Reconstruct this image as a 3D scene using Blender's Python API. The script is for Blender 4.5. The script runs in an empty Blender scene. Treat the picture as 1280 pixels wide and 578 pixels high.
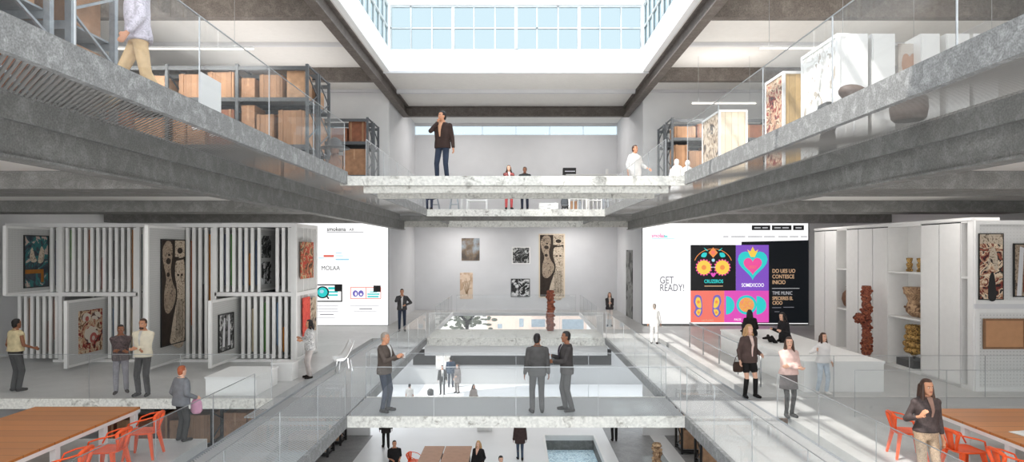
import bpy, bmesh, math, random
from mathutils import Vector, Matrix
random.seed(7)
SC = bpy.context.scene
COL = SC.collection
PI = math.pi
R = math.radians
F = 800.0                      # focal length in pixels of a 1280 px wide frame
EYE = 3.55                     # camera height above the main floor
UP, LOW = 5.2, -5.2            # upper and lower floor levels

# ------------------------------------------------------------------ materials
def new_mat(name):
    m = bpy.data.materials.new(name); m.use_nodes = True
    nt = m.node_tree; nt.nodes.clear()
    out = nt.nodes.new('ShaderNodeOutputMaterial')
    return m, nt, out
def lin(c):
    return tuple((x/12.92 if x <= .04045 else ((x+.055)/1.055)**2.4) for x in c)
def rgb(r, g, b): return lin((r/255, g/255, b/255))
def mix4(c): return (c[0], c[1], c[2], 1)
def plain(name, c, rough=.6, metal=0, var=.12, scale=6, bump=0.0, spec=.4, stretch=None):
    """principled material with a little procedural noise in colour (and bump)"""
    m, nt, out = new_mat(name)
    b = nt.nodes.new('ShaderNodeBsdfPrincipled')
    b.inputs['Roughness'].default_value = rough; b.inputs['Metallic'].default_value = metal
    b.inputs['Specular IOR Level'].default_value = spec
    tc = nt.nodes.new('ShaderNodeTexCoord'); n = nt.nodes.new('ShaderNodeTexNoise')
    n.inputs['Scale'].default_value = scale; n.inputs['Detail'].default_value = 4
    src = tc.outputs['Object']
    if stretch:
        mp = nt.nodes.new('ShaderNodeMapping'); mp.inputs['Scale'].default_value = stretch
        nt.links.new(src, mp.inputs['Vector']); src = mp.outputs['Vector']
    nt.links.new(src, n.inputs['Vector'])
    r = nt.nodes.new('ShaderNodeValToRGB')
    r.color_ramp.elements[0].position = .3; r.color_ramp.elements[1].position = .7
    r.color_ramp.elements[0].color = mix4([x*(1-var) for x in c])
    r.color_ramp.elements[1].color = mix4([min(1, x*(1+var)) for x in c])
    nt.links.new(n.outputs['Fac'], r.inputs['Fac']); nt.links.new(r.outputs['Color'], b.inputs['Base Color'])
    if bump:
        bp = nt.nodes.new('ShaderNodeBump'); bp.inputs['Strength'].default_value = bump; bp.inputs['Distance'].default_value = .02
        nt.links.new(n.outputs['Fac'], bp.inputs['Height']); nt.links.new(bp.outputs['Normal'], b.inputs['Normal'])
    nt.links.new(b.outputs['BSDF'], out.inputs['Surface'])
    return m
def stone(name, base, vein, scale=3, lo=.52, hi=.68, rough=.55, fine=22, amount=.25):
    """veined stone / weathered concrete: large veins over a fine grain"""
    m, nt, out = new_mat(name)
    N = nt.nodes.new; L = nt.links.new
    b = N('ShaderNodeBsdfPrincipled'); b.inputs['Roughness'].default_value = rough; b.inputs['Specular IOR Level'].default_value = .25
    tc = N('ShaderNodeTexCoord')
    n1 = N('ShaderNodeTexNoise'); n1.inputs['Scale'].default_value = scale; n1.inputs['Detail'].default_value = 8; n1.inputs['Roughness'].default_value = .7; n1.inputs['Distortion'].default_value = .8
    n2 = N('ShaderNodeTexNoise'); n2.inputs['Scale'].default_value = fine; n2.inputs['Detail'].default_value = 3
    L(tc.outputs['Object'], n1.inputs['Vector']); L(tc.outputs['Object'], n2.inputs['Vector'])
    r = N('ShaderNodeValToRGB'); r.color_ramp.elements[0].position = lo; r.color_ramp.elements[1].position = hi
    r.color_ramp.elements[0].color = mix4(base); r.color_ramp.elements[1].color = mix4(vein)
    L(n1.outputs['Fac'], r.inputs['Fac'])
    mx = N('ShaderNodeMix'); mx.data_type = 'RGBA'; mx.blend_type = 'MULTIPLY'; mx.inputs[0].default_value = amount
    r2 = N('ShaderNodeValToRGB'); r2.color_ramp.elements[0].position = .35; r2.color_ramp.elements[1].position = .65
    r2.color_ramp.elements[0].color = (.25, .25, .25, 1)
    L(n2.outputs['Fac'], r2.inputs['Fac']); L(r.outputs['Color'], mx.inputs[6]); L(r2.outputs['Color'], mx.inputs[7])
    L(mx.outputs[2], b.inputs['Base Color']); L(b.outputs['BSDF'], out.inputs['Surface'])
    return m
def art(name, cols, scale=4, kind='noise', dist=1.5, emit=0.0, stretch=(1, 1, 1)):
    """abstract painted surface: banded noise or cells through a stepped colour ramp"""
    m, nt, out = new_mat(name)
    N = nt.nodes.new; L = nt.links.new
    b = N('ShaderNodeBsdfPrincipled'); b.inputs['Roughness'].default_value = .7
    tc = N('ShaderNodeTexCoord'); mp = N('ShaderNodeMapping'); mp.inputs['Scale'].default_value = stretch
    L(tc.outputs['Object'], mp.inputs['Vector'])
    if kind == 'cell':
        t = N('ShaderNodeTexVoronoi'); t.inputs['Scale'].default_value = scale; src = t.outputs['Distance']
    elif kind == 'wave':
        t = N('ShaderNodeTexWave'); t.inputs['Scale'].default_value = scale; t.inputs['Distortion'].default_value = dist*3; src = t.outputs['Fac']
    else:
        t = N('ShaderNodeTexNoise'); t.inputs['Scale'].default_value = scale; t.inputs['Detail'].default_value = 5; t.inputs['Distortion'].default_value = dist; src = t.outputs['Fac']
    L(mp.outputs['Vector'], t.inputs['Vector'])
    r = N('ShaderNodeValToRGB'); r.color_ramp.interpolation = 'LINEAR' if kind == 'soft' else 'CONSTANT'
    n = len(cols); e = r.color_ramp.elements
    lo, hi = (.32, .66) if kind in ('noise', 'soft') else (0, .9)
    while len(e) < n: e.new(.5)
    for i, c in enumerate(cols):
        e[i].position = 0 if i == 0 else lo + (hi-lo)*i/n
    for i, c in enumerate(cols): e[i].color = mix4(c)
    L(src, r.inputs['Fac']); L(r.outputs['Color'], b.inputs['Base Color'])
    if emit:
        L(r.outputs['Color'], b.inputs['Emission Color']); b.inputs['Emission Strength'].default_value = emit
    L(b.outputs['BSDF'], out.inputs['Surface'])
    return m
def glow(name, c, s=1.0):
    m, nt, out = new_mat(name)
    b = nt.nodes.new('ShaderNodeBsdfPrincipled')
    b.inputs['Base Color'].default_value = mix4([x*.3 for x in c]); b.inputs['Roughness'].default_value = .5
    b.inputs['Emission Color'].default_value = mix4(c); b.inputs['Emission Strength'].default_value = s
    nt.links.new(b.outputs['BSDF'], out.inputs['Surface'])
    return m
def glass(name, tint=(.93, .96, .96), ior=1.45, boost=1.0, haze=0.0):
    m, nt, out = new_mat(name)
    N = nt.nodes.new; L = nt.links.new
    t = N('ShaderNodeBsdfTransparent'); t.inputs['Color'].default_value = mix4(tint)
    g = N('ShaderNodeBsdfGlossy'); g.inputs['Roughness'].default_value = .0
    f = N('ShaderNodeFresnel'); f.inputs['IOR'].default_value = ior
    mu = N('ShaderNodeMath'); mu.operation = 'MULTIPLY'; mu.inputs[1].default_value = boost; mu.use_clamp = True
    ge = N('ShaderNodeNewGeometry'); inv = N('ShaderNodeMath'); inv.operation = 'SUBTRACT'; inv.inputs[0].default_value = 1; L(ge.outputs['Backfacing'], inv.inputs[1])
    mb = N('ShaderNodeMath'); mb.operation = 'MULTIPLY'; L(f.outputs['Fac'], mb.inputs[0]); L(inv.outputs[0], mb.inputs[1]); L(mb.outputs[0], mu.inputs[0])
    mx = N('ShaderNodeMixShader'); L(mu.outputs[0], mx.inputs['Fac']); L(t.outputs['BSDF'], mx.inputs[1]); L(g.outputs['BSDF'], mx.inputs[2])
    last = mx
    if haze:
        d = N('ShaderNodeBsdfDiffuse'); d.inputs['Color'].default_value = (.8, .83, .84, 1)  # white diffuse share paints pale haze onto the glass
        m2 = N('ShaderNodeMixShader'); m2.inputs['Fac'].default_value = haze
        L(mx.outputs[0], m2.inputs[1]); L(d.outputs['BSDF'], m2.inputs[2]); last = m2
    L(last.outputs[0], out.inputs['Surface'])
    return m
def grating(name, c, period=.08, fill=.55, diag=True, metal=.0):
    """parallel bars with real gaps between them"""
    m, nt, out = new_mat(name)
    N = nt.nodes.new; L = nt.links.new
    tc = N('ShaderNodeTexCoord'); sp = N('ShaderNodeSeparateXYZ'); L(tc.outputs['Object'], sp.inputs[0])
    ad = N('ShaderNodeMath'); ad.operation = 'ADD'; L(sp.outputs['X'], ad.inputs[0])
    if diag: L(sp.outputs['Y'], ad.inputs[1])
    else: ad.inputs[1].default_value = 0; L(sp.outputs['Y'], ad.inputs[0])
    mu = N('ShaderNodeMath'); mu.operation = 'DIVIDE'; mu.inputs[1].default_value = period; L(ad.outputs[0], mu.inputs[0])
    fr = N('ShaderNodeMath'); fr.operation = 'FRACT'; L(mu.outputs[0], fr.inputs[0])
    lt = N('ShaderNodeMath'); lt.operation = 'LESS_THAN'; lt.inputs[1].default_value = fill; L(fr.outputs[0], lt.inputs[0])
    b = N('ShaderNodeBsdfPrincipled'); b.inputs['Base Color'].default_value = mix4(c); b.inputs['Roughness'].default_value = .45; b.inputs['Metallic'].default_value = metal
    t = N('ShaderNodeBsdfTransparent')
    mx = N('ShaderNodeMixShader'); L(lt.outputs[0], mx.inputs['Fac']); L(t.outputs[0], mx.inputs[1]); L(b.outputs[0], mx.inputs[2])
    L(mx.outputs[0], out.inputs['Surface'])
    return m
def perforated(name, c, scale=30, hole=.3, dark=.25):
    """sheet with a regular grid of darker holes"""
    m, nt, out = new_mat(name)
    N = nt.nodes.new; L = nt.links.new
    tc = N('ShaderNodeTexCoord'); v = N('ShaderNodeTexVoronoi'); v.inputs['Scale'].default_value = scale; v.inputs['Randomness'].default_value = .0
    L(tc.outputs['Object'], v.inputs['Vector'])
    r = N('ShaderNodeValToRGB'); r.color_ramp.elements[0].position = hole; r.color_ramp.elements[1].position = hole+.08
    r.color_ramp.elements[0].color = mix4([x*dark for x in c]); r.color_ramp.elements[1].color = mix4(c)
    b = N('ShaderNodeBsdfPrincipled'); b.inputs['Roughness'].default_value = .5
    L(v.outputs['Distance'], r.inputs['Fac']); L(r.outputs['Color'], b.inputs['Base Color']); L(b.outputs[0], out.inputs['Surface'])
    return m
def planks(name, c, pitch=.22, axis='X', var=.35, rough=.6):
    """boards: noise stretched along the grain plus dark joints"""
    m, nt, out = new_mat(name)
    N = nt.nodes.new; L = nt.links.new
    tc = N('ShaderNodeTexCoord'); sp = N('ShaderNodeSeparateXYZ'); L(tc.outputs['Object'], sp.inputs[0])
    d = N('ShaderNodeMath'); d.operation = 'DIVIDE'; d.inputs[1].default_value = pitch; L(sp.outputs[axis], d.inputs[0])
    fr = N('ShaderNodeMath'); fr.operation = 'FRACT'; L(d.outputs[0], fr.inputs[0])
    fl = N('ShaderNodeMath'); fl.operation = 'FLOOR'; L(d.outputs[0], fl.inputs[0])
    wn = N('ShaderNodeTexWhiteNoise'); wn.noise_dimensions = '1D'; L(fl.outputs[0], wn.inputs['W'])
    n = N('ShaderNodeTexNoise'); n.inputs['Scale'].default_value = 5; n.inputs['Detail'].default_value = 5
    mp = N('ShaderNodeMapping'); mp.inputs['Scale'].default_value = (1, .25, 1) if axis == 'X' else (.25, 1, 1)
    L(tc.outputs['Object'], mp.inputs['Vector']); L(mp.outputs['Vector'], n.inputs['Vector'])
    ad = N('ShaderNodeMath'); ad.operation = 'ADD'; L(wn.outputs['Value'], ad.inputs[0]); L(n.outputs['Fac'], ad.inputs[1])
    h = N('ShaderNodeMath'); h.operation = 'MULTIPLY'; h.inputs[1].default_value = .5; L(ad.outputs[0], h.inputs[0])
    r = N('ShaderNodeValToRGB'); r.color_ramp.elements[0].color = mix4([x*(1-var) for x in c]); r.color_ramp.elements[1].color = mix4([min(1, x*(1+var)) for x in c])
    L(h.outputs[0], r.inputs['Fac'])
    lt = N('ShaderNodeMath'); lt.operation = 'LESS_THAN'; lt.inputs[1].default_value = .04; L(fr.outputs[0], lt.inputs[0])
    mx = N('ShaderNodeMix'); mx.data_type = 'RGBA'; L(lt.outputs[0], mx.inputs[0]); L(r.outputs['Color'], mx.inputs[6]); mx.inputs[7].default_value = mix4([x*.35 for x in c])
    b = N('ShaderNodeBsdfPrincipled'); b.inputs['Roughness'].default_value = rough
    L(mx.outputs[2], b.inputs['Base Color']); L(b.outputs[0], out.inputs['Surface'])
    return m

M = {}
M['white'] = plain('white_paint', rgb(232, 231, 229), .6, var=.02)
M['wall'] = plain('wall_paint', rgb(222, 222, 222), .7, var=.02, scale=2)
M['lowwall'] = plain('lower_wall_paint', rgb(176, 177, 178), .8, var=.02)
M['wallgrey'] = plain('grey_wall_paint', rgb(212, 212, 214), .7, var=.03, scale=1)
M['ceil'] = plain('ceiling_paint', rgb(228, 225, 221), .8, var=.02)
M['well'] = plain('skylight_well_paint', rgb(246, 246, 246), .7, var=.01)
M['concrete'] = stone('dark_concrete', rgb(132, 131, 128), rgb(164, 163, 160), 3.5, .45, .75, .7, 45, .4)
M['edge'] = stone('grey_stone_edge', rgb(144, 144, 143), rgb(190, 190, 189), 7, .48, .72, .6, 60, .5)
M['beam'] = stone('brown_steel_beam', rgb(104, 97, 92), rgb(128, 121, 115), 3, .45, .7, .6, 26, .4)
M['marble'] = stone('pale_veined_stone', rgb(222, 220, 213), rgb(128, 123, 114), 4.5, .54, .7, .5, 18, .3)
M['floor'] = stone('polished_concrete', rgb(180, 179, 177), rgb(196, 195, 193), .8, .4, .7, .35, 8, .06)
M['deck'] = perforated('perforated_deck', rgb(158, 158, 158), 26, .22, .6)
M['skirt'] = perforated('perforated_skirt', rgb(216, 216, 215), 14, .25, .55)
M['lowfloor'] = plain('pale_floor', rgb(226, 226, 226), .35, var=.03, scale=.6)
M['shadedwall'] = stone('shade_toned_plaster', rgb(92, 91, 90), rgb(112, 110, 108), 1.5, .45, .7, .8, 14, .2)  # wall tone darkened to paint in the shade below the floor slot
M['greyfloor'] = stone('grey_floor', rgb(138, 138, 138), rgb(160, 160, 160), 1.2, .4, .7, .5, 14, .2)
M['mesh_up'] = grating('bar_grating_upper', rgb(150, 148, 145), .075, .55)
M['mesh_main'] = grating('bar_grating_main', rgb(186, 186, 185), .08, .6)
M['steel'] = plain('brushed_steel', rgb(170, 172, 174), .35, .7, .06, 12)
M['darksteel'] = plain('dark_grey_steel', rgb(92, 95, 98), .5, .3, .1, 10)
M['galv'] = plain('galvanised_steel', rgb(150, 155, 160), .45, .4, .12, 14)
M['black'] = plain('black_paint', rgb(32, 31, 31), .5, var=.1)
M['frame'] = plain('pale_window_frame', rgb(205, 210, 212), .5, var=.03)
M['glass'] = glass('clear_glass', (.985, .99, .99), 1.4, .6, .03)
M['pane'] = glass('window_glass', (.50, .55, .565), 1.2, .15)
M['clerepane'] = glass('clerestory_glass', (.55, .60, .62), 1.2, .15)
M['roofpane'] = glass('roof_glass', (.99, .99, .99), 1.2, .2)
M['wood_box'] = planks('crate_wood', rgb(164, 124, 92), .16, 'X')
M['box_a'] = plain('cardboard', rgb(158, 120, 92), .8, var=.2, scale=5)
M['box_b'] = plain('pale_cardboard', rgb(178, 142, 112), .8, var=.2, scale=5)
M['box_c'] = plain('reddish_crate', rgb(134, 86, 64), .8, var=.2, scale=5)
M['palewood'] = planks('pale_planks', rgb(222, 206, 182), .21, 'X', .14)
M['oldwood'] = planks('ochre_planks', rgb(205, 172, 120), .16, 'X', .3)
M['table'] = planks('oak_table', rgb(188, 118, 56), .3, 'Y', .16, .4)
M['orange'] = plain('orange_powder_coat', rgb(238, 92, 40), .4, var=.06)
M['wire'] = perforated('wire_mesh_panel', rgb(205, 205, 203), 24, .25, .55)
M['rust'] = art('rust_carved_wood', [rgb(64, 28, 20), rgb(122, 54, 36), rgb(160, 92, 62), rgb(92, 40, 30)], 9)
M['terra'] = art('terracotta_carving', [rgb(112, 84, 62), rgb(160, 128, 98), rgb(190, 158, 124)], 8)
M['gold'] = art('gilded_carving', [rgb(84, 62, 34), rgb(160, 122, 66), rgb(206, 168, 100)], 14)
M['clay'] = plain('brown_clay', rgb(112, 80, 62), .7, var=.25, scale=8)
M['cloth_white'] = plain('white_plaster', rgb(240, 240, 240), .8, var=.04)
M['basket'] = planks('dark_wicker', rgb(92, 76, 68), .045, 'Z', .4)
M['screen'] = glow('screen_white', (1, 1, 1), 1.05)

# ------------------------------------------------------------------ mesh builder
class MB:
    n = 0
    def __init__(s): s.v = []; s.f = []; s.m = []; s.k = 0
    def add(s, vs, fs, k=None):
        o = len(s.v); s.v += [tuple(p) for p in vs]
        for f in fs: s.f.append(tuple(i+o for i in f)); s.m.append(s.k if k is None else k)
        return s
    def box(s, x0, x1, y0, y1, z0, z1, k=None):
        x0, x1 = sorted((x0, x1)); y0, y1 = sorted((y0, y1)); z0, z1 = sorted((z0, z1))
        MB.n = (MB.n+1) % 7; e = .00035*MB.n          # hairline offsets keep neighbouring faces from coinciding
        if min(x1-x0, y1-y0, z1-z0) > .008: x0 += e; x1 -= e; y0 += e; y1 -= e; z1 -= e*.5; z0 += 0
        return s.add([(x0, y0, z0), (x1, y0, z0), (x1, y1, z0), (x0, y1, z0), (x0, y0, z1), (x1, y0, z1), (x1, y1, z1), (x0, y1, z1)],
              [(0, 3, 2, 1), (4, 5, 6, 7), (0, 1, 5, 4), (1, 2, 6, 5), (2, 3, 7, 6), (3, 0, 4, 7)], k)
    def frame(s, p, q):
        d = Vector(q)-Vector(p); d.normalize()
        a = Vector((0, 0, 1)) if abs(d.z) < .95 else Vector((0, 1, 0))
        u = d.cross(a).normalized(); w = u.cross(d).normalized()
        return d, u, w
    def bar(s, p, q, w, h, k=None, w2=None, h2=None):
        d, u, n = s.frame(p, q); p = Vector(p); q = Vector(q); w2 = w if w2 is None else w2; h2 = h if h2 is None else h2
        vs = [p+u*a*w/2+n*b*h/2 for a, b in ((-1, -1), (1, -1), (1, 1), (-1, 1))]+[q+u*a*w2/2+n*b*h2/2 for a, b in ((-1, -1), (1, -1), (1, 1), (-1, 1))]
        return s.add(vs, [(0, 1, 2, 3), (7, 6, 5, 4), (0, 4, 5, 1), (1, 5, 6, 2), (2, 6, 7, 3), (3, 7, 4, 0)], k)
    def rings(s, rs, k=None, closed=False):
        n = len(rs[0]); vs = [p for r in rs for p in r]; fs = []
        for i in range(len(rs)-1):
            for j in range(n): fs.append((i*n+j, i*n+(j+1) % n, (i+1)*n+(j+1) % n, (i+1)*n+j))
        fs.append(tuple(range(n-1, -1, -1))); fs.append(tuple((len(rs)-1)*n+j for j in range(n)))
        return s.add(vs, fs, k)
    def tube(s, pts, r, n=8, k=None):
        pts = [Vector(p) for p in pts]; rs = []
        rr = r if isinstance(r, (list, tuple)) else [r]*len(pts)
        pu = None
        for i, p in enumerate(pts):
            d = (pts[min(i+1, len(pts)-1)]-pts[max(i-1, 0)]).normalized()
            if pu is None:
                a = Vector((0, 0, 1)) if abs(d.z) < .9 else Vector((0, 1, 0)); pu = d.cross(a).normalized()
            u = (pu-d*pu.dot(d)).normalized(); w = d.cross(u); pu = u
            rs.append([p+(u*math.cos(2*PI*j/n)+w*math.sin(2*PI*j/n))*rr[i] for j in range(n)])
        return s.rings(rs, k)
    def cap(s, p, q, r1, r2, n=10, k=None):
        """capsule with rounded ends"""
        p = Vector(p); q = Vector(q)
        if (q-p).length < 1e-5: q = p+Vector((0, 0, 1e-3))
        d, u, w = s.frame(p, q); rs = []
        def ring(c, r): rs.append([c+(u*math.cos(2*PI*j/n)+w*math.sin(2*PI*j/n))*r for j in range(n)])
        for a in (-80, -45, -15): ring(p+d*r1*math.sin(R(a)), r1*math.cos(R(a)))
        for a in (15, 45, 80): ring(q+d*r2*math.sin(R(a)), r2*math.cos(R(a)))
        return s.rings(rs, k)
    def ell(s, c, r, rot=None, n=14, m=9, k=None):
        c = Vector(c); rs = []
        for i in range(m):
            a = -PI/2+PI*(i+.5)/m if False else -R(84)+R(168)*i/(m-1)
            rg = []
            for j in range(n):
                v = Vector((r[0]*math.cos(a)*math.cos(2*PI*j/n), r[1]*math.cos(a)*math.sin(2*PI*j/n), r[2]*math.sin(a)))
                rg.append(c+(rot @ v if rot else v))
            rs.append(rg)
        return s.rings(rs, k)
    def lathe(s, prof, c=(0, 0, 0), n=16, k=None, sy=1.0):
        return s.rings([[(c[0]+r*math.cos(2*PI*j/n), c[1]+sy*r*math.sin(2*PI*j/n), c[2]+z) for j in range(n)] for r, z in prof], k)
    def poly(s, pts, k=None): return s.add(pts, [tuple(range(len(pts)))], k)
    def flat(s, pts, y, k=None):
        """a flat shape facing -Y from (x, z) points"""
        a = sum(pts[i][0]*pts[(i+1) % len(pts)][1]-pts[(i+1) % len(pts)][0]*pts[i][1] for i in range(len(pts)))
        if a < 0: pts = pts[::-1]
        return s.add([(x, y, z) for x, z in pts], [tuple(range(len(pts)))], k)
    def disc(s, cx, cz, rx, rz, y, n=24, k=None, a0=0, a1=360):
        full = a1-a0 >= 360
        return s.flat([(cx+rx*math.cos(R(a0+(a1-a0)*i/(n if full else n-1))), cz+rz*math.sin(R(a0+(a1-a0)*i/(n if full else n-1)))) for i in range(n)], y, k)
    def mesh(s, name):
        me = bpy.data.meshes.new(name); me.from_pydata(s.v, [], s.f)
        return me
    def build(s, name, mats, parent=None, smooth=False, loc=None, bevel=0, label=None):
        me = s.mesh(name)
        if not isinstance(mats, (list, tuple)): mats = [mats]
        for m in mats: me.materials.append(M[m] if isinstance(m, str) else m)
        if len(mats) > 1: me.polygons.foreach_set('material_index', s.m)
        if smooth: me.polygons.foreach_set('use_smooth', [True]*len(me.polygons))
        me.update()
        o = bpy.data.objects.new(name, me); COL.objects.link(o)
        if parent: o.parent = parent
        if loc: o.location = loc
        if bevel:
            b = o.modifiers.new('bevel', 'BEVEL'); b.width = bevel; b.segments = 2; b.limit_method = 'ANGLE'
        if label: o['label'] = label
        return o
def box(name, m, x0, x1, y0, y1, z0, z1, parent=None, bevel=0, label=None):
    return MB().box(x0, x1, y0, y1, z0, z1).build(name, m, parent, bevel=bevel, label=label)
def struct(name, m, *boxes):
    b = MB()
    for q in boxes: b.box(*q)
    o = b.build(name, m); o['kind'] = 'structure'; return o
def tag(o, label, cat, group=None, kind=None):
    o['label'] = label; o['category'] = cat
    if group: o['group'] = group
    if kind: o['kind'] = kind
    return o
def thing(name, label, cat, loc=(0, 0, 0), rot=0, group=None):
    o = bpy.data.objects.new(name, None); COL.objects.link(o)
    o.empty_display_size = .2
    o.location = loc; o.rotation_euler = (0, 0, R(rot)); tag(o, label, cat, group); return o
def dup(root, loc, rot=None, label=None, group=None):
    r = root.copy(); COL.objects.link(r); r.location = loc
    if rot is not None: r.rotation_euler = (0, 0, R(rot))
    if label: r['label'] = label
    if group: r['group'] = group
    for ch in [c for c in KIDS.get(root.name, root.children)]:
        c = ch.copy(); COL.objects.link(c); c.parent = r
        for g in list(ch.children):
            d = g.copy(); COL.objects.link(d); d.parent = c
    return r
KIDS = {}
def X_(px, Y): return (px-645)*Y/F
def Z_(py, Y): return EYE-(py-313)*Y/F
def fY(py, z=0): return F*(EYE-z)/(py-313)     # depth at which level z shows at picture row py
def text(s, x, z, y, size, m, parent, align='LEFT', sx=1.0, bold=0, name='lettering'):
    cu = bpy.data.curves.new(name, 'FONT'); cu.body = s; cu.size = size; cu.align_x = align
    cu.extrude = .002; cu.offset = bold
    tmp = bpy.data.objects.new(name, cu); COL.objects.link(tmp)
    me = bpy.data.meshes.new_from_object(tmp.evaluated_get(bpy.context.evaluated_depsgraph_get())); bpy.data.objects.remove(tmp)
    me.materials.clear(); me.materials.append(M[m] if isinstance(m, str) else m)
    o = bpy.data.objects.new(name, me); COL.objects.link(o)
    o.rotation_euler = (PI/2, 0, 0); o.location = (x, y, z); o.scale = (sx, 1, 1); o.parent = parent
    return o
SKY, SUN, AISL, AISR, HALL, LOWL, EXPO, UPL, UPH, RUP, WUP, MUP = 3.1, 5.0, 80, 85, 110, 45, 0.0, .3, 130, 230, 110, 150
# ================================================================== SETTING
FR, BK = -3.0, 38.0
WL, WR = -17.0, 15.5
VX = 3.6                       # half width of the atrium void
def two(f):
    for s in (-1, 1): f(s)
def sx(s, a, b): return (min(s*a, s*b), max(s*a, s*b))

# ---- floors
struct('floor', 'floor', (WL, -5.8, FR, 12.0, -.22, 0), (WL, -5.8, 15.3, 30.2, -.22, 0),
       (5.8, WR, FR, 13.65, -.22, 0), (5.8, WR, 15.44, 30.2, -.22, 0),
       (-6, -VX, 28.7, BK, -.16, 0), (VX, 6, 28.7, BK, -.16, 0), (-VX, VX, 36.4, BK, -.16, 0),
       (-5.8, -5.5, 25.8, 30.2, -.16, 0), (5.5, 5.8, 25.8, 30.2, -.16, 0), (-5.5, -VX, 25.8, 28.7, -.16, 0), (VX, 5.5, 25.8, 28.7, -.16, 0))
struct('floor_upper', 'floor', (WL, -5.5, FR, 30.2, UP-.1, UP), (5.5, WR, FR, 30.2, UP-.1, UP),
       (-6, -VX, 28.7, 34.3, UP-.1, UP), (VX, 6, 28.7, 34.3, UP-.1, UP), (-6, 6, 34.3, BK, UP-.1, UP))
struct('ceiling_main', 'ceil', (WL, -5.5, FR, 30.2, UP-.16, UP-.1), (5.5, WR, FR, 30.2, UP-.16, UP-.1), (-6, 6, 34.4, BK, UP-.16, UP-.1))
# lower floor with its sunken opening
struct('floor_lower', 'lowfloor', (WL, 1.35, FR, 41.9, LOW-.1, LOW), (3.65, WR, FR, 41.9, LOW-.1, LOW), (1.35, 3.65, FR, 24.5, LOW-.1, LOW), (1.35, 3.65, 30.2, 41.9, LOW-.1, LOW))
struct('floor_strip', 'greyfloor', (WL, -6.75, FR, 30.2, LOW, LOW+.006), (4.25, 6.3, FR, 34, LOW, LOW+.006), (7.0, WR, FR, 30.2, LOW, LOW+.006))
struct('wall_pit', 'concrete', (1.35, 3.65, 30.2, 30.3, LOW-.9, LOW-.22), (1.25, 1.35, 24.5, 30.3, LOW-.9, LOW-.1), (3.65, 3.75, 24.5, 30.3, LOW-.9, LOW-.1), (1.35, 3.65, 24.4, 24.5, LOW-.9, LOW-.1))
struct('trim_1', 'white', (1.3, 3.7, 30.17, 30.3, LOW-.23, LOW+.02), (1.25, 1.36, 24.5, 30.2, LOW-.23, LOW+.02), (3.64, 3.75, 24.5, 30.2, LOW-.23, LOW+.02))
M['water'] = art('pool_water', [rgb(90, 120, 140), rgb(170, 200, 214), rgb(215, 232, 238), rgb(140, 172, 190)], 5, 'soft', 2, .25)  # a faint glow is put into the water colour
struct('floor_pool', 'water', (1.36, 3.64, 24.5, 30.2, LOW-.95, LOW-.68))
# ---- walls
struct('wall_left', 'wall', (WL-.2, WL, FR, 30.4, LOW, 11.1))
struct('wall_right', 'wall', (WR, WR+.2, FR, 30.4, LOW, 11.1))
struct('wall_back_left', 'wall', (WL, -6.0, 30.2, 30.4, -.2, 11.1))
struct('wall_back_lower_left', 'shadedwall', (WL, -9, 30.2, 30.4, LOW, -.2))
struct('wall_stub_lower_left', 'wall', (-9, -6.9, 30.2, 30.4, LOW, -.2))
struct('wall_back_right', 'wall', (6.0, WR, 30.2, 30.4, LOW, 11.1))
struct('wall_side_left', 'wallgrey', (-6.2, -6.0, 30.4, BK, LOW+4.85, 11.1))
struct('wall_side_right', 'wallgrey', (6.0, 6.2, 30.4, BK, LOW+4.85, 11.1))
struct('wall_back', 'wallgrey', (-6.2, 6.2, BK, BK+.2, -.35, 10.39), (-6.2, 6.2, BK, BK+.2, 10.95, 11.1))
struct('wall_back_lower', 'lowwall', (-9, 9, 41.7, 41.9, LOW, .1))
struct('wall_side_lower', 'wall', (-9.2, -9, 30.4, 41.9, LOW, -.2), (9, 9.2, 30.4, 41.9, LOW, -.2))
struct('trim_2', 'black', (-6.7, 6.2, 41.62, 41.7, -3.92, -2.9))
w = thing('window_2', 'x', 'window', (0, BK, 10.39)); del w['label']; del w['category']; w['kind'] = 'structure'
box('pane', 'clerepane', -6, 6, .08, .1, 0, .56, w); 
b = MB()
for i in range(7): b.box(-6+i*2-.015, -6+i*2+.015, .05, .12, 0, .56)
b.box(-6, 6, .05, .12, -.0, .03); b.box(-6, 6, .05, .12, .53, .56); b.build('frame', 'frame', w)

# ---- ceiling and skylight lantern
LX, LY0, LY1 = 5.35, 3.0, 27.1
struct('ceiling', 'ceil', (WL, -LX, FR, 30.4, 11.1, 11.3), (LX, WR, FR, 30.4, 11.1, 11.3), (-LX, LX, LY1, 30.4, 11.1, 11.3), (-LX, LX, FR, LY0, 11.1, 11.3), (-6.2, 6.2, 30.4, BK+.2, 11.1, 11.3))
struct('wall_skylight', 'well', (-LX-.2, LX+.2, LY1-.012, LY1+.2, 11.09, 12.05), (-LX-.2, -LX+.012, LY0, LY1, 11.09, 12.05), (LX-.012, LX+.2, LY0, LY1, 11.09, 12.05), (-LX-.2, LX+.2, LY0-.2, LY0, 11.1, 14.25),
       (-LX-.2, LX+.2, LY1, LY1+.2, 13.95, 14.3), (-LX-.2, -LX, LY0, LY1, 13.95, 14.3), (LX, LX+.2, LY0, LY1, 13.95, 14.3))
def glazing(name, loc, rot, length, nx, thick):
    w = bpy.data.objects.new(name, None); COL.objects.link(w); w.location = loc; w.rotation_euler = (0, 0, R(rot)); w['kind'] = 'structure'
    box('pane', 'pane', 0, length, .09, .1, 0, 1.9, w)
    b = MB()
    for i in range(nx+1):
        t = .07 if i % thick == 0 else .028
        x = length*i/nx
        b.box(max(0, x-t), min(length, x+t), .04, .16, 0, 1.9)
    for z, t in ((.02, .02), (.93, .028), (1.86, .04)): b.box(0, length, .04, .16, z-t, z+t)
    b.build('frame', 'frame', w); return w
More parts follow.
